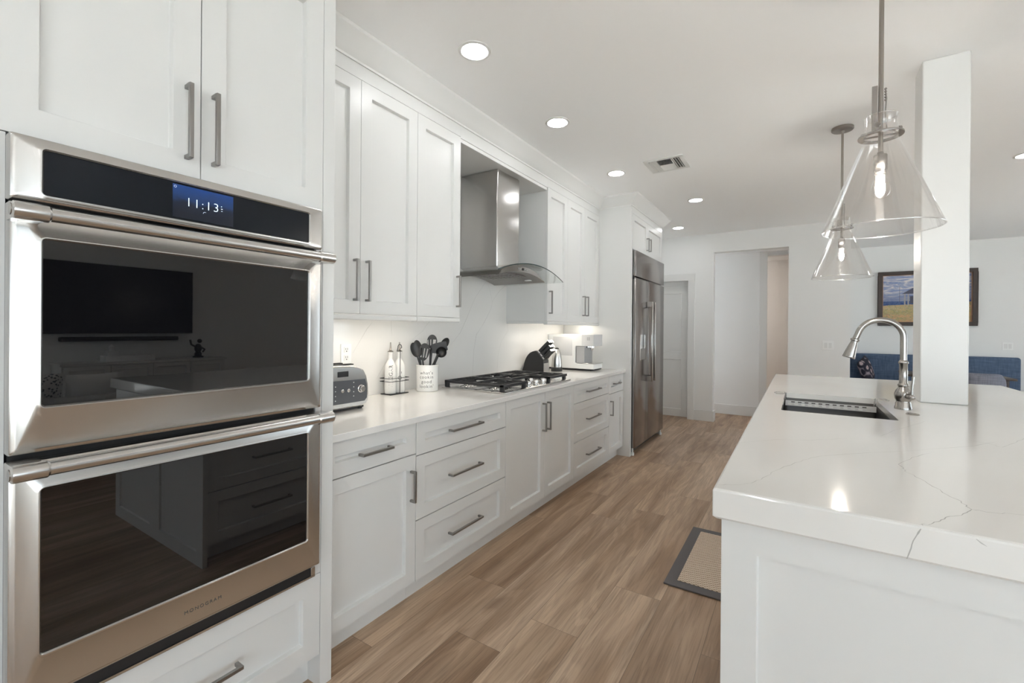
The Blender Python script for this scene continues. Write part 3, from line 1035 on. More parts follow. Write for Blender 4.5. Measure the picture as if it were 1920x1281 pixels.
rings = []
for y in ys:
    z = hz(y, 1.822, 1.737, 0.485)
    rings.append([(WX + 0.002, y, z), (gx(y), y, z), (gx(y), y, z - 0.007), (WX + 0.002, y, z - 0.007)])
V = [[mb.v(p) for p in r] for r in rings]
for A, B in zip(V, V[1:]):
    mb.mat(0)
    mb.face([A[0], B[0], B[1], A[1]]); mb.face([A[2], B[2], B[3], A[3]])
    mb.mat(1)
    mb.face([A[1], B[1], B[2], A[2]])
mb.mat(0)
for A in (V[0], V[-1]):
    mb.face(A)
mb.build('glass_canopy', [M['hood_glass'], M['glass_edge']], hd)
mb = MB()
ys = [HY - 0.33 + 0.66 * i / 20 for i in range(21)]
rings = []
for y in ys:
    zt, zb = hz(y, 1.8135, 1.772, 0.33) - 0.001, hz(y, 1.768, 1.722, 0.33)
    rings.append([(WX + 0.002, y, zt), (-1.775, y, zt), (-1.762, y, zb + 0.006), (-1.768, y, zb), (WX + 0.002, y, zb)])
for i, y in enumerate(ys):
    zt = hz(y, 1.822, 1.737, 0.485) - 0.0075
    zb = hz(y, 1.768, 1.722, 0.33)
    zt = max(zb + 0.004, zt - 0.045 * ((y - HY) / 0.33) ** 4)
    rings[i] = [(WX + 0.002, y, zt), (-1.775, y, zt), (-1.762, y, zb + 0.004), (-1.768, y, zb), (WX + 0.002, y, zb)]
mb.loft(rings, True, True)
hb = mb.build('hood_body', M['hood_steel'], hd, smooth=40)
for y0, y1 in ((2.70, 2.915), (2.925, 3.14)):
    mb = MB()
    for k in range(9):
        xx = -2.18 + 0.04 * k
        zz = hz((y0 + y1) / 2, 1.768, 1.722, 0.33) - 0.002
        mb.box(xx, xx + 0.022, y0, y1, zz - 0.006, zz + 0.002)
    mb.box(-2.19, -1.83, y0, y1, zz, zz + 0.004)
    mb.build('grease_filter', M['hood_steel'], hb)
for yy in (2.66, 3.18):
    z = hz(yy, 1.768, 1.722, 0.33)
    mb = MB(); mb.cyl((-1.88, yy, z - 0.004), (-1.88, yy, z + 0.003), 0.03); mb.build('hood_lamp', M['white_plastic'], hb)
for k, yy in enumerate((2.845, 2.875, 2.905, 2.935, 2.965)):
    mb = MB(); mb.cyl((-1.77, yy, 1.792), (-1.763, yy, 1.7905), 0.008 if k != 2 else 0.011, seg=12)
    mb.build('control_button', M['black'] if k == 2 else M['chrome'], hb)

# ------------------------------------------------------------------ gas cooktop
ck = thing('gas_cooktop', 'stainless gas cooktop with black cast iron grates and front knobs', 'cooktop', (-1.875, HY, 0.914))
CX0, CX1, CYa, CYb = -2.145, -1.600, 2.425, 3.42
mb = MB(); mb.rbox(CX0, CX1, CYa, CYb, 0.9142, 0.9235, 0.003, 2); mb.build('base_plate', M['steel'], ck)
for (bx, by, br) in ((-2.02, 2.58, 0.040), (-1.76, 2.58, 0.046), (-1.93, 2.92, 0.058), (-2.02, 3.26, 0.046), (-1.76, 3.26, 0.036)):
    mb = MB(); mb.lathe([(br + 0.03, 0.0), (br + 0.028, 0.004), (br, 0.006), (br * 0.95, 0.014), (br * 0.9, 0.016), (0, 0.016)], (bx, by, 0.9235))
    b = mb.build('burner', M['chrome'], ck)
    mb = MB(); mb.lathe([(0, 0.016), (br * 0.78, 0.016), (br * 0.80, 0.022), (br * 0.7, 0.025), (0, 0.026)], (bx, by, 0.9235)); mb.build('burner_cap', M['iron'], b)
for a, b, front in ((CYa + 0.02, 2.752, -1.625), (2.758, 3.088, -1.80), (3.094, CYb - 0.02, -1.625)):
    mb = MB(); z0, z1 = 0.952, 0.970
    mb.box(CX0 + 0.01, front, a, a + 0.014, z0, z1); mb.box(CX0 + 0.01, front, b - 0.014, b, z0, z1)
    mb.box(CX0 + 0.01, CX0 + 0.024, a, b, z0, z1); mb.box(front - 0.014, front, a, b, z0, z1)
    xm = (CX0 + front) / 2
    mb.box(xm - 0.006, xm + 0.006, a, b, z0, z1)
    for k in range(1, 4):
        yy = a + (b - a) * k / 4
        mb.box(CX0 + 0.02, xm - 0.10 if k == 2 else xm - 0.02, yy - 0.004, yy + 0.004, z0 + 0.006, z1)
        mb.box(xm + (0.10 if k == 2 else 0.03), front - 0.01, yy - 0.004, yy + 0.004, z0 + 0.003, z1)
    for xx in (CX0 + 0.125, front - 0.125):
        mb.box(xx - 0.004, xx + 0.004, a + 0.01, a + (b - a) * 0.34, z0 + 0.003, z1); mb.box(xx - 0.004, xx + 0.004, b - (b - a) * 0.34, b - 0.01, z0 + 0.003, z1)
    for xx in (CX0 + 0.012, front - 0.034):
        for yy in (a, b - 0.032):
            mb.box(xx, xx + 0.022, yy, yy + 0.032, 0.9236, z1)
    mb.build('grate', M['iron'], ck, bevel=0.002)
for kx, ky in ((-1.655, 2.815), (-1.655, 2.925), (-1.655, 3.035), (-1.735, 2.865), (-1.735, 2.985)):
    mb = MB(); mb.lathe([(0.024, 0), (0.024, 0.006), (0.017, 0.008), (0.016, 0.012), (0.019, 0.016), (0.0185, 0.034), (0.016, 0.038), (0, 0.038)], (kx, ky, 0.9235), 24)
    mb.box(kx - 0.004, kx + 0.004, ky - 0.019, ky + 0.019, 0.955, 0.966)
    mb.build('knob', M['chrome'], ck)

# ------------------------------------------------------------------ things on the left worktop
CT = 0.9142
# toaster
t = thing('toaster', 'stainless toaster with a dark control panel on the worktop beside the oven tower', 'toaster', (-2.035, 1.39, CT))
half = [(1.560, 0.928), (1.592, 0.936), (1.603, 0.955), (1.605, 0.99), (1.601, 1.04), (1.591, 1.085), (1.572, 1.117), (1.545, 1.134), (1.50, 1.143), (1.44, 1.147)]
prof = half + [(2 * 1.39 - a, b) for a, b in half[::-1]]
mb = MB(); mb.prism(prof, 'x', -2.14, -1.932); mb.build('body', M['steel'], t, bevel=0.008, bseg=3, smooth=50)
pp = [(1.575, 0.955), (1.590, 0.97), (1.591, 1.00), (1.587, 1.04), (1.578, 1.07), (1.39, 1.073), (1.2, 1.07), (1.19, 0.97), (1.205, 0.955)]
mb = MB(); mb.prism(pp, 'x', -1.9325, -1.9285); p = mb.build('control_panel', M['toaster_panel'], t, bevel=0.001)
mb = MB(); mb.box(-1.9325, -1.9295, 1.412, 1.475, 1.090, 1.118); mb.build('display', M['black'], t, bevel=0.002)
mb = MB()
mb.lathe([(0.0205, 0), (0.0205, 0.004), (0.017, 0.006), (0.0165, 0.018), (0.014, 0.021), (0, 0.021)], (-1.9285, 1.549, 1.022), 28, (1, 0, 0)); mb.build('dial', M['chrome'], p)
for yy in (1.437, 1.4735):
    mb = MB(); mb.lathe([(0.010, 0), (0.0095, 0.004), (0.006, 0.007), (0, 0.0075)], (-1.9285, yy, 1.02), 20, (1, 0, 0)); mb.build('button', M['chrome'], p)
for yy, zs in ((1.397, (1.045, 1.022, 0.998, 0.975)), (1.505, (1.058, 1.035, 1.01, 0.988))):
    for zz in zs:
        mb = MB(); mb.cyl((-1.9285, yy, zz), (-1.9275, yy, zz), 0.0028, seg=8); mb.build('indicator', M['white_plastic'], p)
for xx in (-2.085, -1.995):
    mb = MB(); mb.box(xx - 0.014, xx + 0.014, 1.235, 1.545, 1.1435, 1.1490); mb.build('toast_slot', M['gap'], t)
mb = MB(); mb.box(-2.12, -1.95, 1.20, 1.585, 0.920, 0.9285)
for xx in (-2.11, -1.955):
    for yy in (1.22, 1.565):
        mb.cyl((xx, yy, CT), (xx, yy, 0.922), 0.012)
mb.build('base', M['black'], t)

# bottle caddy and its two bottles
t = thing('bottle_caddy', 'black wire caddy holding two white bottles against the backsplash', 'caddy', (-2.205, 2.04, CT))
mb = MB(); mb.rbox(-2.252, -2.158, 1.962, 2.118, CT, CT + 0.006, 0.0025, 2); mb.build('base_plate', M['black'], t)
mb = MB(); mb.tube([(-2.158, 2.04, CT + 0.004), (-2.158, 2.04, 1.19), (-2.162, 2.042, 1.205)] + [(-2.162, 2.04 + 0.016 * math.cos(math.radians(a)), 1.213 + 0.022 * math.sin(math.radians(a))) for a in range(0, 181, 20)] + [(-2.166, 2.02, 1.19)], 0.0024, 8)
mb.build('post', M['black'], t)
for zz in (0.998, 1.018):
    mb = MB(); mb.tube([(-2.160, 1.960, zz), (-2.160, 2.120, zz), (-2.254, 2.120, zz), (-2.254, 1.960, zz)], 0.002, 8, closed=True); mb.build('wire_rail', M['black'], t)


def bottle(label, y, word):
    x = -2.206
    t = thing('oil_bottle', label, 'bottle', (x, y, CT + 0.0062))
    c = (x, y, CT + 0.0062)
    mb = MB(); mb.lathe([(0, 0), (0.034, 0), (0.0365, 0.004), (0.0365, 0.165), (0.034, 0.182), (0.024, 0.203), (0.0155, 0.215), (0.0145, 0.222), (0.0145, 0.252), (0.0165, 0.255), (0.0165, 0.264), (0.012, 0.266), (0, 0.266)], c, 36)
    a0 = -0.62
    mb.mat(1).text(word, 0.034, lambda a, b: (x + 0.0367 * math.cos(a0 - b / 0.0365), y + 0.0367 * math.sin(a0 - b / 0.0365), 1.030 + a), space=1.05)
    mb.build('body', [M['ceramic'], M['ink']], t)
    mb = MB(); mb.lathe([(0, 0.266), (0.0185, 0.266), (0.0195, 0.269), (0.011, 0.273), (0.006, 0.28), (0.0048, 0.31), (0.0042, 0.318), (0.0048, 0.326), (0, 0.327)], c, 20); mb.build('pourer', M['pewter'], t)


bottle('white ceramic bottle lettered VINEGAR in the wire caddy, nearer the toaster', 2.003, 'VINEGAR')
bottle('white ceramic bottle lettered OIL in the wire caddy, half hidden behind its neighbour', 2.079, 'OIL')

# utensil crock
KX, KY = -2.135, 2.268
t = thing('utensil_crock', 'white ceramic crock lettered with a cooking rhyme, filled with black utensils', 'crock', (KX, KY, CT))
mb = MB()
c = (KX, KY, CT)
mb.lathe([(0, 0), (0.070, 0), (0.0745, 0.004), (0.0745, 0.168), (0.0765, 0.170), (0.0765, 0.176), (0.073, 0.178), (0.069, 0.176), (0.069, 0.012), (0, 0.012)], c, 56)
a0 = math.atan2(-0.80, 0.60) + 0.03
for line, zz in (("what's", 0.126), ('cookin', 0.098), ('good', 0.067), ("lookin'", 0.036)):
    mb.mat(1).text(line, 0.030, lambda a, b: (KX + 0.0748 * math.cos(a0 + a / 0.0745), KY + 0.0748 * math.sin(a0 + a / 0.0745), CT + zz + b), space=1.18)
mb.build('body', [M['ceramic'], M['ink']], t)
# utensils: a runs along the picture's right, z is up, w towards the aisle
RU, NU = Vector((0.842, 0.539, 0)), Vector((0.539, -0.842, 0))


def oval(hw, hh, n=26, cx=0, cy=0, top=1.0):
    return [(cx + hw * math.cos(t) * (1 + 0.12 * math.sin(t)), cy + hh * math.sin(t)) for t in (2 * PI * k / n for k in range(n))]


def slots(xs, h, w, cy=0.0, fan=0.12):
    out = []
    for s in xs:
        out.append([(s - w + fan * s * -1, cy - h), (s + w + fan * s * -1, cy - h), (s + w + fan * s, cy + h), (s - w + fan * s, cy + h)])
    return out


def utensil(name, label, cat, a, z, w, tilt, head, foot=None):
    base = Vector((KX, KY, 0))
    ctr = base + RU * a + NU * w + Vector((0, 0, z))
    ct, st = math.cos(math.radians(tilt)), math.sin(math.radians(tilt))

    def fn(p, q, d):
        return ctr + RU * (p * ct + q * st) + Vector((0, 0, -p * st + q * ct)) + NU * d
    t = thing(name, label, cat, fn(0, 0, 0))
    mb = MB(); nk = head(mb, fn); mb.build('head', M['black'], t, bevel=0.0015)
    s = fn(0, nk, 0.001)
    fa = foot if foot is not None else a * 0.30
    e = base + RU * fa + NU * (0.6 * w) + Vector((0, 0, CT + 0.03))
    mb = MB(); mid = s.lerp(e, 0.25); mb.tube([fn(0, nk + 0.012, 0.001), s, mid, e], [0.0065, 0.006, 0.0055, 0.0055], 10); mb.build('handle', M['black'], t)


def spoon_head(hw, hh):
    def f(mb, fn):
        n = 10
        for s, dep in ((0, 0.010), (1, 0.0125)):
            rings = []
            for i in range(1, n + 1):
                r = i / n
                rings.append([fn(hw * r * math.cos(t), hh * r * math.sin(t), -dep * (1 - r * r) + 0.0025 * s * 0) for t in (2 * PI * k / 28 for k in range(28))])
            V0 = mb.v(fn(0, 0, -dep))
            R = [[mb.v(p) for p in r] for r in rings]
            for k in range(28):
                mb.face([V0, R[0][k], R[0][(k + 1) % 28]])
            for A, B in zip(R, R[1:]):
                for k in range(28):
                    mb.face([A[k], A[(k + 1) % 28], B[(k + 1) % 28], B[k]])
        return -hh
    return f


def slot_head(hw, hh, ns):
    def f(mb, fn):
        xs = [(k - (ns - 1) / 2) * hw * 0.52 for k in range(ns)]
        mb.plate(oval(hw, hh), slots(xs, hh * 0.52, hw * 0.10, -0.006), fn, 0.003)
        return -hh
    return f


def turner_head(hw, hh):
    def f(mb, fn):
        o = [(-hw * 0.72, -hh), (hw * 0.72, -hh), (hw, -hh * 0.5), (hw, hh * 0.8), (hw * 0.85, hh), (-hw * 0.85, hh), (-hw, hh * 0.8), (-hw, -hh * 0.5)]
        mb.plate(o, [], fn, 0.0035)
        return -hh
    return f


def ladle_head(r):
    def f(mb, fn):
        n = 8
        for dep in (1.0, 0.93):
            V0 = mb.v(fn(0, 0, -r * dep))
            R = []
            for i in range(1, n + 1):
                t = PI / 2 * i / n
                R.append([mb.v(fn(r * dep * math.sin(t) * math.cos(s), r * dep * math.sin(t) * math.sin(s), -r * dep * math.cos(t))) for s in (2 * PI * k / 28 for k in range(28))])
            for k in range(28):
                mb.face([V0, R[0][k], R[0][(k + 1) % 28]])
            for A, B in zip(R, R[1:]):
                for k in range(28):
                    mb.face([A[k], A[(k + 1) % 28], B[(k + 1) % 28], B[k]])
        return -r
    return f


utensil('serving_spoon', 'black spoon leaning left in the crock, foremost of the two at the left', 'spoon', -0.060, 1.203, 0.030, -12, spoon_head(0.030, 0.058), -0.02)
utensil('serving_spoon', 'black spoon at the far left of the crock, behind another spoon', 'spoon', -0.088, 1.190, -0.012, -20, spoon_head(0.030, 0.054), -0.005)
utensil('slotted_spoon', 'black slotted spoon standing low in the middle of the crock, wide slots showing the wall', 'spoon', -0.012, 1.180, 0.056, 8, slot_head(0.036, 0.060, 3), -0.004)
utensil('slotted_spoon', 'black slotted spoon standing tallest in the crock', 'spoon', 0.026, 1.238, -0.027, 2, slot_head(0.035, 0.058, 4), 0.004)
utensil('turner', 'broad flat black turner lying across the right of the crock', 'turner', 0.075, 1.208, -0.006, 76, turner_head(0.034, 0.058), 0.012)
utensil('serving_spoon', 'black spoon rising behind the flat turner at the right of the crock', 'spoon', 0.110, 1.234, -0.042, 32, spoon_head(0.027, 0.046), -0.015)
utensil('ladle', 'black ladle with a round bowl at the right rim of the crock', 'ladle', 0.100, 1.178, 0.038, 52, ladle_head(0.036), -0.02)

# knife block and knives (local x towards the aisle-right, z up)
BR = math.radians(4)
BL = Vector((-2.256, 3.715, CT))
t = thing('knife_block', 'black fan-shaped knife block full of knives behind the cooktop', 'knife block', BL, rotz=BR)
prof = [(0, 0), (0, 0.028)] + [(0.012 + 0.118 * (1 - math.cos(k * PI / 16)) , 0.028 + 0.185 * math.sin(k * PI / 16)) for k in range(1, 8)] + [(0.138, 0.218), (0.152, 0.214), (0.224, 0.128), (0.224, 0.0)]
mb = MB(); mb.prism(prof, 'y', 0.0, 0.125); mb.build('body', M['black'], t, bevel=0.003, local=True)
mb = MB(); mb.box(0.2245, 0.231, 0.004, 0.121, 0.0, 0.10); mb.build('front_plate', M['steel_soft'], t, bevel=0.001, local=True)
Rz = Matrix.Rotation(BR, 4, 'Z')
kdir = Vector((0.70, 0.0, 0.714)).normalized()
kup = Vector((-0.714, 0, 0.70)).normalized()
kinds = [(0.16, 0.022, 'top row of the block, {}', 0.135, 0.015, 3), (0.50, 0.060, 'middle row of the block, {}', 0.115, 0.013, 3), (0.83, 0.09, 'lowest row of the block, {}', 0.100, 0.011, 4)]
for tt, _, lab, ln, hw, cnt in kinds:
    for k in range(cnt):
        yy = 0.125 * (k + 0.5) / cnt
        p0 = Vector((0.152 + 0.072 * tt, yy, 0.214 - 0.086 * tt)) + kdir * 0.0035
        where = {0: 'on the side facing the oven', cnt - 1: 'on the side facing the coffee machine'}.get(k, 'in the middle' if cnt == 3 else ('second from the oven side' if k == 1 else 'third from the oven side'))
        kt = thing('knife', 'black knife in the ' + lab.format(where), 'knife', BL + Rz @ p0, 'knives in the block', BR)
        mb = MB()
        o = [(0.0, -hw), (ln * 0.35, -hw * 0.75), (ln * 0.75, -hw), (ln, -hw * 1.15), (ln, hw * 0.8), (ln * 0.5, hw), (0.0, hw)]
        mb.mat(0)
        A = [mb.v(kdir * a + kup * b + Vector((0, -0.008, 0))) for a, b in [(q[0] + 0.012, q[1]) for q in o]]
        B = [mb.v(kdir * a + kup * b + Vector((0, 0.008, 0))) for a, b in [(q[0] + 0.012, q[1]) for q in o]]
        mb.face(A[::-1]); mb.face(B)
        for i in range(len(A)):
            mb.face([A[i], A[(i + 1) % len(A)], B[(i + 1) % len(A)], B[i]])
        mb.build('handle', M['black'], kt, bevel=0.003, local=True)
        mb = MB()
        for a, b in ((0.0005, 0.0135), (ln + 0.010, ln + 0.016)):
            q = [kdir * a, kdir * b]
            w2 = hw * 1.05
            pts = [[c + kup * s1 * w2 + Vector((0, s2 * 0.0088, 0)) for s1, s2 in ((-1, -1), (1, -1), (1, 1), (-1, 1))] for c in q]
            mb.loft(pts, True, True)
        mb.build('bolster', M['chrome'], kt, local=True)

# steel carafe on its base
t = thing('carafe', 'tapered stainless carafe on a black base between knife block and coffee machine', 'carafe', (-2.070, 4.085, CT))
c = (-2.070, 4.085, CT)
mb = MB(); mb.lathe([(0, 0), (0.056, 0), (0.058, 0.004), (0.056, 0.036), (0.052, 0.04), (0, 0.04)], c, 32); mb.build('base', M['black'], t)
mb = MB(); mb.lathe([(0, 0.0405), (0.053, 0.0405), (0.054, 0.06), (0.050, 0.12), (0.042, 0.175), (0.034, 0.208), (0.026, 0.222), (0, 0.224)], c, 32); mb.build('body', M['steel'], t)
mb = MB(); mb.lathe([(0, 0.2245), (0.022, 0.2245), (0.020, 0.233), (0.008, 0.238), (0, 0.239)], c, 20); mb.build('lid', M['black'], t)

# coffee machine
t = thing('coffee_machine', 'white coffee machine with an overhanging head at the far end of the worktop', 'coffee machine', (-1.92, 4.39, CT))
c0, c1 = 4.262, 4.50
prof = [(-2.19, 0.934), (-1.668, 0.934), (-1.668, 0.986), (-1.862, 0.986), (-1.872, 0.996), (-1.872, 1.158), (-1.862, 1.168), (-1.672, 1.168), (-1.672, 1.288), (-2.19, 1.288)]
mb = MB(); mb.prism(prof, 'y', c0, c1); mb.build('body', M['white_plastic'], t, bevel=0.006, bseg=3)
mb = MB(); mb.rbox(-2.13, -1.905, c0 - 0.0015, c0 + 0.004, 1.065, 1.262, 0.0015, 2); mb.build('water_tank', M['light_grey'], t)
mb = MB(); mb.box(-1.80, -1.6715, c0 - 0.001, c0 + 0.01, 1.1685, 1.285); mb.box(-1.6725, -1.670, c0, c1, 1.17, 1.285)
mb.mat(1)
for a in (0, 1):
    for b in (0, 1):
        mb.box(-1.742 + 0.018 * a, -1.727 + 0.018 * a, c0 - 0.0016, c0 - 0.0005, 1.228 + 0.017 * b, 1.242 + 0.017 * b)
mb.build('brew_head', [M['light_grey'], M['grey_plastic']], t, bevel=0.001)
mb = MB(); mb.box(-1.865, -1.775, c0 + 0.012, c1 - 0.012, 0.988, 1.166); mb.build('back_column', M['grey_plastic'], t, bevel=0.002)
mb = MB(); mb.cyl((-1.735, 4.375, 1.168), (-1.735, 4.375, 1.145), 0.030); mb.cyl((-1.735, 4.375, 1.145), (-1.735, 4.375, 1.122), 0.018, 0.013); mb.box(-1.775, -1.75, 4.30, 4.45, 1.150, 1.168)
mb.build('spout', M['chrome'], t, bevel=0.001)
mb = MB(); mb.box(-1.862, -1.660, c0 + 0.004, c1 - 0.004, 0.9865, 0.994); mb.build('drip_tray', M['chrome'], t, bevel=0.002)
mb = MB(); mb.box(-2.17, -1.70, c0 + 0.02, c1 - 0.02, CT, 0.934); mb.box(-2.185, -1.675, c0 + 0.008, c1 - 0.008, 0.922, 0.934); mb.build('foot_base', M['black'], t)
t.location.x -= 0.076


# wall plates
def wall_plate(name, label, cat, pos, d, w, h, kind):
    t = thing(name, label, cat, pos)
    x, y, z = pos

    def B(a0, a1, b0, b1, w0, w1):
        if d == '+x': mb.box(x + w0, x + w1, y + a0, y + a1, z + b0, z + b1)
        else: mb.box(x + a0, x + a1, y - w1, y - w0, z + b0, z + b1)
    mb = MB(); B(-w / 2, w / 2, -h / 2, h / 2, 0.0003, 0.006); mb.build('plate', M['plate_white'], t, bevel=0.002)
    if kind == 'outlet':
        for s in (-0.024, 0.024):
            mb = MB(); B(-0.017, 0.017, s - 0.0165, s + 0.0165, 0.006, 0.0085)
            mb.mat(1)
            B(-0.0075, -0.005, s - 0.001, s + 0.010, 0.0083, 0.0088); B(0.005, 0.0075, s - 0.001, s + 0.010, 0.0083, 0.0088); B(-0.003, 0.003, s - 0.012, s - 0.006, 0.0083, 0.0088)
            mb.build('receptacle', [M['white_plastic'], M['gap']], t)
    else:
        for s in ((-0.023, 0.023) if w > 0.1 else (0.0,)):
            mb = MB(); B(s - 0.0165, s + 0.0165, -0.034, 0.034, 0.006, 0.009); mb.build('rocker', M['trim'], t, bevel=0.001)


wall_plate('wall_outlet', 'white double power outlet in the backsplash above the toaster', 'outlet', (WX, 1.713, 1.184), '+x', 0.072, 0.116, 'outlet')
wall_plate('light_switch', 'white light switch on the far wall right of the hall opening', 'light switch', (0.322, 7.12, 1.155), '-y', 0.118, 0.118, 'switch')
wall_plate('light_switch', 'white light switch on the dining wall right of the framed painting', 'light switch', (2.63, 9.62, 1.135), '-y', 0.118, 0.118, 'switch')

# ------------------------------------------------------------------ island
IX0, IX1, IY0, IY1 = -0.168, 1.195, 1.140, 4.475
t = thing('kitchen_island', 'white kitchen island base with framed end panel facing the camera', 'kitchen island', (0.5, 2.8, 0))
mb = MB(); mb.box(-0.105, 0.90, 1.190, 1.87, 0.10, 0.8985); mb.box(-0.105, 0.90, 1.87, 3.70, 0.10, 0.70); mb.box(-0.105, 0.90, 3.70, 4.43, 0.10, 0.8985); mb.box(0.70, 0.90, 1.87, 3.70, 0.70, 0.8985); mb.box(-0.105, -0.085, 1.87, 3.70, 0.70, 0.8985)
mb.build('body', M['cab'], t)
mb = MB(); mb.box(-0.04, 0.85, 1.19, 4.42, 0.0, 0.0995); mb.build('toe_kick', M['cab'], t)
mb = MB(); mb.shaker('-y', -0.151, 0.50, 0.0, 0.8985, 1.165, th=0.025, stile=0.074, rec=0.010)
mb.shaker('-y', 0.50, 1.16, 0.0, 0.8985, 1.165, th=0.025, stile=0.074, rec=0.010)
mb.build('end_panel', M['cab'], t)
mb = MB(); mb.box(-0.151, 1.16, 4.43, 4.455, 0, 0.8985); mb.build('end_panel', M['cab'], t)
mb = MB(); mb.box(0.9005, 0.92, 1.19, 4.43, 0, 0.8985); mb.build('back_panel', M['cab'], t)
y = 1.192
for z0, z1 in ((0.70, 0.885), (0.405, 0.697), (0.103, 0.402)):
    door_part(t, '-x', y, 1.93, z0, z1, -0.1275, 0.062, (1.56, (z0 + z1) / 2, 0.24, False), 'drawer')
for a, b, h in ((1.933, 2.35, 2.315), (2.35, 2.80, 2.385), (2.80, 3.25, 3.215), (3.25, 3.68, 3.285), (3.68, 4.428, 3.73)):
    door_part(t, '-x', a, b, 0.103, 0.885, -0.1275, 0.062, (h, 0.70, 0.205, True))
# worktop with the sink cut-out and a thick mitred edge
SX0, SX1, SY0, SY1 = -0.066, 0.355, 2.440, 3.150


def rrect(x0, x1, y0, y1, r, n=5):
    pts = []
    for cx, cy, s in ((x1 - r, y1 - r, 0), (x0 + r, y1 - r, 90), (x0 + r, y0 + r, 180), (x1 - r, y0 + r, 270)):
        pts += arc(cx, cy, r, s, s + 90, n)
    return pts


mb = MB()
rings = []
for ins, z in ((0.006, 0.8992), (0.0, 0.905), (0.0, 0.9645), (0.0018, 0.9682), (0.006, IZ)):
    rings.append([(a, b, z) for a, b in rrect(IX0 + ins, IX1 - ins, IY0 + ins, IY1 - ins, 0.0035, 5)])
mb.loft(rings, True, False)
b2 = bmesh.new()
ed = []
for loop in (rrect(IX0 + 0.006, IX1 - 0.006, IY0 + 0.006, IY1 - 0.006, 0.0035, 5), rrect(SX0, SX1, SY0, SY1, 0.012, 5)):
    vs = [b2.verts.new((p[0], p[1], IZ)) for p in loop]
    ed += [b2.edges.new((vs[i], vs[(i + 1) % len(vs)])) for i in range(len(vs))]
bmesh.ops.triangle_fill(b2, use_beauty=True, edges=ed)
mb.take(b2.copy())
mb.take(b2, fn=lambda p: (p.x, p.y, 0.941))
b2.free()
mb.loft([[(a, b, z) for a, b in rrect(SX0, SX1, SY0, SY1, 0.012, 5)] for z in (IZ, 0.941)], True, False)
mb.loft([[(a, b, z) for a, b in rrect(IX0 + 0.03, IX1 - 0.03, IY0 + 0.03, IY1 - 0.03, 0.010, 5)] for z in (0.8992, 0.941)], True, False)
mb.loft([[(a, b, 0.8992) for a, b in rrect(IX0 + q, IX1 - q, IY0 + q, IY1 - q, 0.010, 5)] for q in (0.006, 0.03)], True, False)
VI = [[(-0.161, 1.168), (-0.124, 1.194), (-0.094, 1.229), (-0.074, 1.287), (-0.05, 1.372), (-0.005, 1.492), (0.033, 1.572), (0.062, 1.615), (0.126, 1.684), (0.222, 1.773), (0.337, 1.887), (0.467, 2.02), (0.558, 2.147)],
      [(-0.167, 1.639), (-0.066, 1.763), (0.038, 1.825), (0.144, 1.928)], [(0.248, 2.044), (0.30, 2.18), (0.367, 2.316), (0.443, 2.488)],
      [(0.338, 1.835), (0.284, 1.748), (0.237, 1.635), (0.240, 1.59), (0.246, 1.547), (0.266, 1.488), (0.282, 1.404), (0.302, 1.356), (0.307, 1.306), (0.337, 1.307), (0.387, 1.325), (0.46, 1.34), (0.56, 1.33)],
      [(0.307, 1.306), (0.285, 1.265), (0.25, 1.221), (0.232, 1.185), (0.212, 1.154), (0.198, 1.147)],
      [(0.497, 2.126), (0.533, 2.122), (0.554, 2.065), (0.603, 2.157), (0.666, 2.285), (0.80, 2.42), (0.86, 2.62)],
      [(0.70, 1.25), (0.78, 1.46), (0.86, 1.80), (1.02, 2.10), (1.18, 2.33)], [(0.30, 3.4), (0.46, 3.62), (0.62, 3.70), (0.90, 4.05)]]
for i, vv in enumerate(VI):
    mb.mat(2 if i in (3, 4) else 1)
    pts = []
    for a, b in zip(vv, vv[1:]):
        for k in range(4):
            f = k / 4
            j = 0.004 if k else 0.0
            pts.append((a[0] + (b[0] - a[0]) * f + random.uniform(-j, j), a[1] + (b[1] - a[1]) * f + random.uniform(-j, j)))
    pts.append(vv[-1])
    mb.ribbon(pts, 0.0011 if i in (3, 4) else 0.0009, lambda a, b: (a, b, IZ + 0.00025))
mb.mat(2); mb.ribbon([(0.199, 0.965), (0.1955, 0.957), (0.193, 0.951), (0.188, 0.939), (0.186, 0.931), (0.185, 0.924), (0.182, 0.913), (0.179, 0.902)], 0.0017, lambda a, b: (a, IY0 - 0.0003, b))
mb.mat(1); mb.ribbon([(0.274, 0.965), (0.281, 0.959), (0.288, 0.955)], 0.0013, lambda a, b: (a, IY0 - 0.0003, b))
tag(mb.build('island_worktop', [M['quartz'], M['vein'], M['vein_dark']], smooth=10), 'thick white quartz island worktop with thin grey veins and a sink cut-out', 'worktop')

# sink, rack, tap, air switch
t = thing('kitchen_sink', 'undermount stainless sink set into the white island worktop', 'sink', (0.145, 2.795, 0.72))
mb = MB()
o = 0.006
R = []
for ins, z in ((-o - 0.02, 0.9405), (-o - 0.02, 0.938), (-o - 0.003, 0.936), (-o - 0.003, 0.722), (0.02, 0.715)):
    R.append([(a, b, z) for a, b in rrect(SX0 + ins, SX1 - ins, SY0 + ins, SY1 - ins, 0.02, 5)])
mb.loft(R, True, False)
f0 = [mb.v(p) for p in R[-1]]
mb.face(f0)
R2 = []
for ins, z in ((-o - 0.02, 0.9405), (-o, 0.9405), (-o, 0.735), (0.008, 0.722), (0.03, 0.719)):
    R2.append([(a, b, z) for a, b in rrect(SX0 + ins, SX1 - ins, SY0 + ins, SY1 - ins, 0.02, 5)])
mb.loft(R2, True, False)
mb.face([mb.v(p) for p in R2[-1]])
mb.build('bowl', M['sink'], t, smooth=50)
mb = MB(); mb.lathe([(0.055, 0), (0.052, 0.003), (0.04, 0.0), (0.036, -0.004), (0, -0.004)], (0.145, 2.95, 0.7205), 28); mb.build('drain', M['chrome'], t)
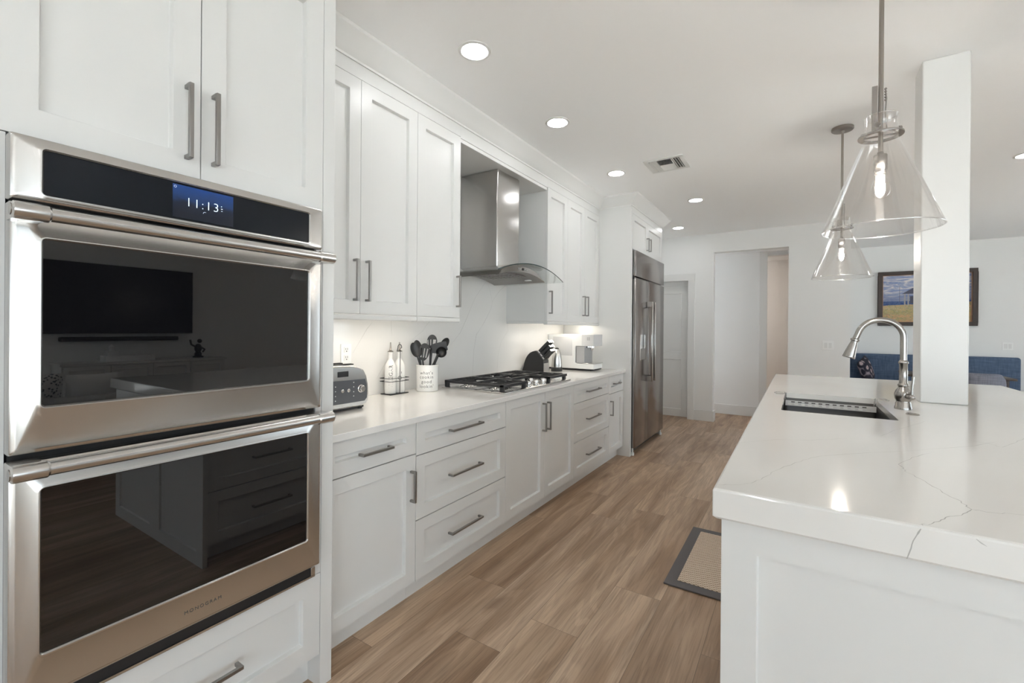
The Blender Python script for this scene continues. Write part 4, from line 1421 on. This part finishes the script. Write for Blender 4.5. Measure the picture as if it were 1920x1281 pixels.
t = thing('sink_rack', 'pale perforated drying rack hooked across the far end of the sink', 'rack', (0.145, 3.04, 0.95))
holes = []
for k in range(12):
    xx = -0.050 + 0.0325 * k
    holes.append([(xx, 0.9155), (xx + 0.018, 0.9155), (xx + 0.018, 0.9230), (xx, 0.9230)])
    if k < 11:
        holes.append([(xx + 0.0165, 0.9275), (xx + 0.0345, 0.9275), (xx + 0.0345, 0.9345), (xx + 0.0165, 0.9345)])
mb = MB(); mb.plate([(SX0 + 0.004, 0.909), (SX1 - 0.004, 0.909), (SX1 - 0.004, 0.939), (SX0 + 0.004, 0.939)], holes, lambda a, b, w: (a, 3.048 + w, b), 0.003)
mb.box(SX0 + 0.004, SX1 - 0.004, 3.051, 3.150, 0.909, 0.912)
mb.build('tray', M['white_plastic'], t)
for s, xx in ((-1, SX0), (1, SX1)):
    for yy in (3.055, 3.125):
        mb = MB(); mb.tube([(xx - s * 0.006, yy, 0.912), (xx - s * 0.004, yy, 0.971), (xx + s * 0.003, yy, 0.9755), (xx + s * 0.045, yy, 0.9735)], 0.0028, 8); mb.build('hook', M['chrome'], t)
    mb = MB(); mb.tube([(xx + s * 0.045, 3.055, 0.9735), (xx + s * 0.052, 3.09, 0.9735), (xx + s * 0.045, 3.125, 0.9735)], 0.0028, 8); mb.build('hook', M['chrome'], t)

FXX, FY = 0.424, 2.818
t = thing('kitchen_faucet', 'brushed nickel gooseneck faucet with a pull-down spray head beside the sink', 'faucet', (FXX, FY, IZ))
c = (FXX, FY, IZ)
mb = MB(); mb.lathe([(0, 0), (0.0335, 0), (0.0335, 0.010), (0.0305, 0.016), (0.0300, 0.030), (0.0275, 0.034), (0.0275, 0.040), (0.0315, 0.050), (0.0345, 0.064), (0.0340, 0.076), (0.029, 0.090), (0.0215, 0.100), (0.0190, 0.106), (0.0215, 0.110), (0.0215, 0.117), (0.0190, 0.121), (0.0165, 0.124), (0.0160, 0.215), (0.0195, 0.219), (0.0195, 0.226), (0.0165, 0.230), (0.0138, 0.234), (0, 0.234)], c, 40)
mb.build('base', M['nickel'], t, smooth=50)
pts = [(FXX, FY, IZ + 0.228), (FXX, FY, IZ + 0.29), (FXX, FY, 1.313)] + [(FXX - 0.0875 + 0.0875 * math.cos(math.radians(a)), FY, 1.313 + 0.084 * math.sin(math.radians(a))) for a in range(10, 161, 10)] + [(0.246, FY, 1.318), (0.2385, FY, 1.300)]
mb = MB(); mb.tube(pts, 0.0135, 20); mb.build('spout', M['nickel'], t, smooth=60)
dd = Vector((-0.026, 0, -0.09)).normalized()
mb = MB(); mb.lathe([(0.0138, -0.004), (0.0195, 0.0), (0.0195, 0.007), (0.0150, 0.010), (0.0150, 0.016), (0.0180, 0.030), (0.0235, 0.065), (0.0265, 0.088), (0.0275, 0.094), (0.0255, 0.097), (0, 0.097)], (0.2395, FY, 1.301), 32, dd)
mb.build('spray_head', M['nickel'], t, smooth=50)
mb = MB(); p0 = Vector((FXX + 0.008, FY - 0.02, IZ + 0.066)); p1 = Vector((FXX + 0.022, FY - 0.058, IZ + 0.064))
mb.cyl(p0, p1, 0.0135, 0.0115); mb.ball(p1, 0.0135); mb.tube([p1, p1 + Vector((0.001, 0.0, 0.045)), p1 + Vector((0.006, 0.004, 0.096))], [0.0062, 0.0052, 0.0062], 12)
mb.build('lever', M['nickel'], t, smooth=50)
mb = MB(); mb.lathe([(0, 0), (0.024, 0), (0.0245, 0.003), (0.0215, 0.0055), (0.012, 0.0055), (0.011, 0.0075), (0, 0.0078)], (0.432, 2.650, IZ + 0.0003), 32)
tag(mb.build('air_switch', M['nickel']), 'small round nickel push button set in the island worktop near the faucet', 'button')

# rug in the aisle
mb = MB()
x0, x1, y0, y1 = -0.592, -0.10, 2.425, 3.225
b = 0.058
mb.rbox(x0, x1, y0, y1, 0.0005, 0.0095, 0.003, 2)
mb.mat(1).box(x0 + b, x1 - b, y0 + b, y1 - b, 0.006, 0.0118)
tag(mb.build('kitchen_rug', [M['grey_linen'], M['jute']]), 'woven tan rug with a grey border on the floor beside the island', 'rug')

# ------------------------------------------------------------------ ceiling lamps, vent, pendants
def ceiling_light(x, y, label):
    t = thing('ceiling_light', label, 'ceiling light', (x, y, CZ), 'recessed ceiling lights')
    mb = MB(); mb.lathe([(0.066, -0.002), (0.066, -0.005), (0.070, -0.007), (0.083, -0.004), (0.085, -0.0005), (0.066, -0.0005)], (x, y, CZ), 40, closed=True); mb.build('trim_ring', M['trim'], t)
    mb = MB(); mb.lathe([(0, -0.0035), (0.0655, -0.0035), (0.0655, -0.001), (0, -0.001)], (x, y, CZ), 32); mb.build('diffuser', M['lamp'], t)


for (x, y, lab) in ((-1.405, 1.822, 'round recessed light in the ceiling nearest the camera, above the utensil crock'),
                    (-1.405, 2.755, 'round recessed light in the ceiling in front of the range hood'),
                    (-1.405, 3.93, 'round recessed light in the ceiling left of the air vent'),
                    (-0.955, 5.19, 'round recessed light in the ceiling in front of the refrigerator, right of its crown moulding'),
                    (-1.420, 6.48, 'small far recessed light just right of the refrigerator cabinet, near the far wall'),
                    (1.530, 5.22, 'recessed light in the ceiling at the right edge, right of the column'),
                    (2.6, 1.3, 'added unseen recessed light above the living side of the island'), (3.4, 2.9, 'added unseen recessed light in front of the television'), (3.4, 0.2, 'added unseen recessed light above the sofa'),  # from here on: unseen lamps added to light the room
                    (1.2, -0.6, 'added unseen recessed light behind the camera, near the island end'), (-0.6, -1.2, 'added unseen recessed light behind the camera, near the oven tower'), (2.6, -2.4, 'added unseen recessed light nearest the patio doors'),
                    (3.4, 7.7, 'added unseen recessed light on the dining side'), (3.6, 5.6, 'added unseen recessed light between television and dining window')):
    ceiling_light(x, y, lab)
t = thing('ceiling_light', 'unseen round lamp added to brighten the room beyond the hall', 'ceiling light', (-1.5, 8.5, 2.56))
mb = MB(); mb.lathe([(0, -0.0035), (0.0655, -0.0035), (0.0655, -0.001), (0, -0.001)], (-1.5, 8.5, 2.56), 32); mb.build('diffuser', M['added_lamp'], t)  # added out of view so the far room looks warmly lit

t = thing('air_vent', 'white square air vent with angled louvres in the kitchen ceiling', 'vent', (-0.957, 3.935, CZ), )
vx0, vx1, vy0, vy1 = -1.118, -0.797, 3.772, 4.100
mb = MB()
q = 0.038
for a in ((vx0, vx1, vy0, vy0 + q), (vx0, vx1, vy1 - q, vy1), (vx0, vx0 + q, vy0 + q, vy1 - q), (vx1 - q, vx1, vy0 + q, vy1 - q)):
    mb.box(*a, CZ - 0.008, CZ - 0.0005)
mb.build('frame', M['trim'], t, bevel=0.002)
mb = MB(); mb.box(vx0 + q, vx1 - q, vy0 + q, vy1 - q, CZ - 0.0015, CZ - 0.0006); mb.build('dark_backing', M['gap'], t)  # thin dark sheet painted as the shade behind the louvres
mb = MB()
z0, z1 = CZ - 0.012, CZ - 0.0016


def slat_y(xc, lean, ya, yb):
    mb.loft([[(xc - lean, y, z1), (xc - lean + 0.0022, y, z1), (xc + lean + 0.0022, y, z0), (xc + lean, y, z0)] for y in (ya, yb)], True, True)


def slat_x(yc, lean, xa, xb):
    mb.loft([[(x, yc - lean, z1), (x, yc - lean + 0.0022, z1), (x, yc + lean + 0.0022, z0), (x, yc + lean, z0)] for x in (xa, xb)], True, True)


for k in range(3):
    slat_y(vx0 + q + 0.012 + 0.020 * k, -0.008, vy0 + q, vy1 - q)
    slat_y(vx1 - q - 0.012 - 0.020 * k, 0.008, vy0 + q, vy1 - q)
for k in range(10):
    slat_x(vy0 + q + 0.014 + 0.0245 * k, -0.009 if k < 5 else 0.009, vx0 + q + 0.066, vx1 - q - 0.066)
mb.box(vx0 + q + 0.062, vx0 + q + 0.066, vy0 + q, vy1 - q, z0, z1); mb.box(vx1 - q - 0.066, vx1 - q - 0.062, vy0 + q, vy1 - q, z0, z1)
mb.build('louvre', M['trim'], t, smooth=0)


def pendant(x, y, label):
    t = thing('pendant_light', label, 'pendant light', (x, y, CZ), 'glass pendant lights above the island')
    mb = MB(); mb.lathe([(0, -0.0005), (0.064, -0.0005), (0.065, -0.006), (0.065, -0.016), (0.060, -0.021), (0.012, -0.022), (0.010, -0.040), (0, -0.040)], (x, y, CZ), 40); mb.build('canopy', M['pewter'], t)
    mb = MB(); mb.cyl((x, y, CZ - 0.035), (x, y, 1.99), 0.0075, seg=16); mb.build('rod', M['pewter'], t)
    mb = MB(); mb.box(x - 0.026, x - 0.010, y - 0.006, y + 0.006, 2.075, 2.243); mb.build('bracket', M['nickel'], t, bevel=0.001)
    mb = MB(); mb.tube([(x + 0.012, y - 0.004, 2.225), (x + 0.015, y - 0.006, 2.19), (x + 0.012, y - 0.006, 2.14), (x + 0.016, y - 0.012, 2.07)], 0.0022, 8)
    for zz in (2.225, 2.215, 2.205, 2.195, 2.185):
        mb.ball((x + 0.013, y - 0.004, zz), 0.0042, seg=8, rings=6)
    mb.build('chain', M['nickel'], t)
    mb = MB(); mb.lathe([(0.0515, 2.054), (0.067, 2.054), (0.0675, 2.057), (0.067, 2.060), (0.0515, 2.060)], (x, y, 0), 48, closed=True)
    mb.box(x - 0.051, x + 0.051, y - 0.004, y + 0.004, 2.055, 2.059)
    mb.build('collar', M['nickel'], t)
    for a in (20, 140, 255):
        ca, sa = math.cos(math.radians(a)), math.sin(math.radians(a))
        mb = MB(); mb.cyl((x + ca * 0.060, y + sa * 0.060, 2.060), (x + ca * 0.060, y + sa * 0.060, 2.074), 0.003, seg=10); mb.cyl((x + ca * 0.056, y + sa * 0.056, 2.080), (x + ca * 0.064, y + sa * 0.064, 2.080), 0.0095, seg=16)
        mb.build('thumb_screw', M['nickel'], t)
    mb = MB()
    outer = [(0.0500, 2.127), (0.0500, 2.066), (0.0505, 2.048), (0.0535, 2.034), (0.0600, 2.016), (0.1180, 1.872), (0.1775, 1.716)]
    inner = [(r - 0.0028, z + 0.0004 * i) for i, (r, z) in enumerate(outer)]
    mb.lathe(outer + inner[::-1] + [(0.0485, 2.1278)], (x, y, 0), 72, closed=True)
    mb.mat(1).lathe([(0.1763 + 0.0024 * math.cos(a), 1.7155 + 0.0024 * math.sin(a)) for a in (2 * PI * k / 8 for k in range(8))], (x, y, 0), 72, closed=True)
    mb.mat(1).lathe([(0.0488 + 0.0016 * math.cos(a), 2.1275 + 0.0016 * math.sin(a)) for a in (2 * PI * k / 8 for k in range(8))], (x, y, 0), 48, closed=True)
    mb.build('glass_shade', [M['glass'], M['rim']], t, smooth=60)
    mb = MB(); mb.lathe([(0, 1.998), (0.009, 1.998), (0.011, 1.990), (0.0195, 1.987), (0.0205, 1.984), (0.0205, 1.932), (0.0175, 1.926), (0.0175, 1.918), (0, 1.918)], (x, y, 0), 28); mb.build('socket', M['nickel'], t)
    mb = MB(); mb.lathe([(0.013, 1.918), (0.0145, 1.908), (0.021, 1.892), (0.028, 1.872), (0.0305, 1.858), (0.0275, 1.842), (0.018, 1.831), (0, 1.827)], (x, y, 0), 32); b = mb.build('bulb', M['glass'], t)
    mb = MB(); mb.ball((x, y, 1.869), 0.0145, 0.0145, 0.034, 16, 10)
    mb.build('filament', M['filament'], b)


pendant(0.248, 2.11, 'clear glass cone pendant light hanging nearest, in front of the column')
pendant(0.248, 3.871, 'clear glass cone pendant light hanging farther away, over the far end of the island')

# ------------------------------------------------------------------ dining nook
t = thing('framed_painting', 'framed beach painting with a small pavilion on the dining wall', 'painting', (1.705, 9.62, 1.438))
px0, px1, pz0, pz1 = 1.112, 2.298, 1.438, 2.325
mb = MB()
fw = 0.058
for a in ((px0, px1, pz0, pz0 + fw), (px0, px1, pz1 - fw, pz1), (px0, px0 + fw, pz0 + fw, pz1 - fw), (px1 - fw, px1, pz0 + fw, pz1 - fw)):
    mb.box(a[0], a[1], 9.565, 9.6195, a[2], a[3])
mb.build('frame', M['dark_wood'], t, bevel=0.003)
mb = MB()
i0, i1, j0, j1 = px0 + fw, px1 - fw, pz0 + fw, pz1 - fw
for a in ((i0, i1, j0, j0 + 0.008), (i0, i1, j1 - 0.008, j1), (i0, i0 + 0.008, j0, j1), (i1 - 0.008, i1, j0, j1)):
    mb.box(a[0], a[1], 9.585, 9.615, a[2], a[3])
mb.build('fillet', M['frame_inner'], t)
mb = MB(); mb.box(i0, i1, 9.606, 9.6185, j0, j1)
mb.mat(1)


def pt(a, b):
    return (i0 + (i1 - i0) * a, 9.6055, j0 + (j1 - j0) * b)


mb.quad(pt(0.23, 0.60), pt(0.64, 0.60), pt(0.52, 0.74), pt(0.37, 0.73)); mb.quad(pt(0.325, 0.40), pt(0.56, 0.40), pt(0.56, 0.55), pt(0.325, 0.55)); mb.quad(pt(0.203, 0.42), pt(0.207, 0.42), pt(0.207, 0.76), pt(0.203, 0.76))
mb.mat(2)
for a in (0.258, 0.298, 0.56):
    mb.quad(pt(a, 0.36), pt(a + 0.016, 0.36), pt(a + 0.016, 0.60), pt(a, 0.60))
mb.build('canvas', [M['painting'], M['hut'], M['hut_post']], t, smooth=0)

t = thing('banquette', 'long blue upholstered banquette along the dining wall below the painting', 'bench', (1.65, 9.3, 0))
mb = MB(); mb.rbox(0.57, 2.735, 9.48, 9.598, 0.40, 0.972, 0.035, 4); mb.build('backrest', M['denim'], t)
mb = MB(); mb.rbox(0.57, 2.745, 9.00, 9.479, 0.32, 0.47, 0.03, 4); mb.build('seat', M['denim'], t)
mb = MB(); mb.box(0.60, 2.70, 9.06, 9.55, 0.0, 0.3195); mb.build('base', M['dark_wood'], t)
R3 = Matrix.Rotation(math.radians(-14), 3, 'Y') @ Matrix.Rotation(math.radians(-14), 3, 'X')
mb = MB(); mb.pillow((0.93, 9.27, 0.705), 0.37, 0.42, 0.14, Matrix.Rotation(math.radians(72), 3, 'Z') @ R3)
tag(mb.build('throw_pillow', M['floral'], smooth=80), 'dark floral throw pillow leaning on the blue banquette', 'pillow')
t = thing('dining_table', 'dark wooden dining table in front of the blue banquette', 'table', (1.80, 8.5, 0))
mb = MB(); mb.rbox(1.28, 2.34, 8.22, 8.92, 0.722, 0.752, 0.008, 2); mb.build('tabletop', M['dark_wood'], t)
for sx in (1.36, 2.26):
    for sy in (8.30, 8.84):
        mb = MB(); mb.cyl((sx, sy, 0), (sx, sy, 0.7215), 0.018, 0.027); mb.build('leg', M['dark_wood'], t)
t = thing('dining_chair', 'slate grey upholstered dining chair with a rounded low back at the dining table', 'chair', (1.88, 7.9, 0))
mb = MB()
rings = []
for k in range(17):
    a = math.radians(200 + 140 * k / 16)
    rings.append((1.88 + 0.29 * math.cos(a), 8.00 + 0.30 * math.sin(a)))
Rr = []
for k, (a, b) in enumerate(rings):
    s = abs(k - 8) / 8
    zt = 0.835 - 0.10 * s ** 6
    ia, ib = 1.88 + (a - 1.88) * 0.80, 8.0 + (b - 8.0) * 0.80
    Rr.append([(a, b, 0.42), (a, b, zt - 0.03), (a * 0.7 + ia * 0.3, b * 0.7 + ib * 0.3, zt), (a * 0.3 + ia * 0.7, b * 0.3 + ib * 0.7, zt), (ia, ib, zt - 0.03), (ia, ib, 0.42)])
mb.loft(Rr, True, True); mb.build('backrest', M['slate'], t, smooth=60)
mb = MB(); mb.rbox(1.62, 2.14, 7.72, 8.20, 0.40, 0.48, 0.03, 4); mb.build('seat', M['slate'], t)
for sx in (1.67, 2.09):
    for sy in (7.78, 8.14):
        mb = MB(); mb.cyl((sx, sy, 0), (sx, sy, 0.41), 0.012, 0.018, 14); mb.build('leg', M['dark_wood'], t)

# ------------------------------------------------------------------ living side, seen mirrored in the oven glass
t = thing('television', 'large flat black television on the living room wall, mirrored in the upper oven door', 'television', (4.97, 2.33, 1.23))
mb = MB(); mb.rbox(4.945, 4.998, 1.50, 3.16, 1.235, 2.165, 0.004, 2); mb.build('body', M['black'], t)
mb = MB(); mb.box(4.943, 4.9448, 1.508, 3.152, 1.25, 2.157); mb.build('screen', M['tv'], t)
mb = MB(); mb.rbox(4.90, 4.998, 1.68, 2.96, 1.132, 1.192, 0.015, 3)
tag(mb.build('soundbar', M['black']), 'long black soundbar below the television', 'soundbar')
t = thing('sideboard', 'low white sideboard with framed doors below the television', 'sideboard', (4.76, 2.5, 0))
mb = MB(); mb.box(4.56, 4.98, 1.62, 3.44, 0.08, 0.84); mb.box(4.53, 4.985, 1.60, 3.46, 0.84, 0.87); mb.box(4.60, 4.97, 1.66, 3.40, 0, 0.08); mb.build('body', M['cab'], t, bevel=0.002)
for k in range(4):
    door_part(t, '-x', 1.63 + 0.45 * k, 2.07 + 0.45 * k, 0.10, 0.83, 4.537, 0.05, (2.03 + 0.45 * k - (0.36 if k % 2 else 0), 0.5, 0.14, True))
mb = MB(); c = (4.76, 3.16, 0.8702)
mb.lathe([(0, 0), (0.07, 0), (0.07, 0.02), (0.045, 0.03), (0.05, 0.06), (0.03, 0.09), (0, 0.10)], c, 20)
mb.ball((4.76, 3.16, 1.01), 0.04, 0.05, 0.07); mb.ball((4.76, 3.18, 1.12), 0.032); mb.tube([(4.76, 3.13, 1.03), (4.74, 3.06, 1.07), (4.75, 3.05, 1.14)], 0.014, 8); mb.tube([(4.76, 3.19, 1.03), (4.76, 3.25, 0.99), (4.76, 3.22, 0.95)], 0.014, 8)
tag(mb.build('figurine', M['iron']), 'dark figurine on the sideboard right of the soundbar', 'figurine')
mb = MB(); mb.loft([[(a, b, z) for a, b in rrect(4.62 + i, 4.86 - i, 2.05 + i, 2.58 - i, 0.01, 3)] for i, z in ((0, 0.8702), (0, 0.945), (0.008, 0.945), (0.008, 0.88))], True, False)
mb.quad((4.628, 2.058, 0.88), (4.852, 2.058, 0.88), (4.852, 2.572, 0.88), (4.628, 2.572, 0.88))
tag(mb.build('tray', M['throw']), 'white tray on the sideboard below the television', 'tray')
t = thing('tissue_box', 'small white tissue box standing in the tray on the sideboard', 'tissue box', (4.74, 2.14, 0.8805))
mb = MB(); mb.rbox(4.68, 4.80, 2.08, 2.20, 0.8805, 1.01, 0.004, 2); mb.build('body', M['white_plastic'], t)
mb = MB(); mb.lathe([(0.035, 1.005), (0.03, 1.03), (0.036, 1.06), (0.015, 1.08), (0.0, 1.10)], (4.74, 2.14, 0), 9); mb.build('tissue', M['throw'], t)
t = thing('sofa', 'pale upholstered sofa facing the television, mirrored in the upper oven door', 'sofa', (2.85, 0.7, 0))
mb = MB(); mb.rbox(2.45, 3.30, -0.35, 1.75, 0.10, 0.44, 0.05, 4); mb.build('seat', M['sofa'], t)
mb = MB(); mb.rbox(2.42, 2.66, -0.35, 1.75, 0.30, 0.70, 0.06, 4); mb.build('backrest', M['sofa'], t)
for a, b in ((-0.52, -0.351), (1.751, 1.92)):
    mb = MB(); mb.rbox(2.42, 3.30, a, b, 0.10, 0.60, 0.05, 4); mb.build('armrest', M['sofa'], t)
for sx in (2.50, 3.22):
    for sy in (-0.45, 1.85):
        mb = MB(); mb.cyl((sx, sy, 0), (sx, sy, 0.12), 0.02, 0.026, 14); mb.build('leg', M['dark_wood'], t)
for (yy, zz, ang, mt, lab) in ((1.02, 0.70, 6, 'speckled', 'speckled grey cushion standing on the sofa next to the white cushion'), (1.46, 0.68, -8, 'throw', 'plain white cushion on the sofa beside its armrest')):
    mb = MB(); mb.pillow((2.775, yy, zz), 0.44, 0.42, 0.16, Matrix.Rotation(math.radians(90 + ang), 3, 'Z') @ Matrix.Rotation(math.radians(-10), 3, 'X'))
    tag(mb.build('sofa_cushion', M[mt], smooth=80), lab, 'cushion')
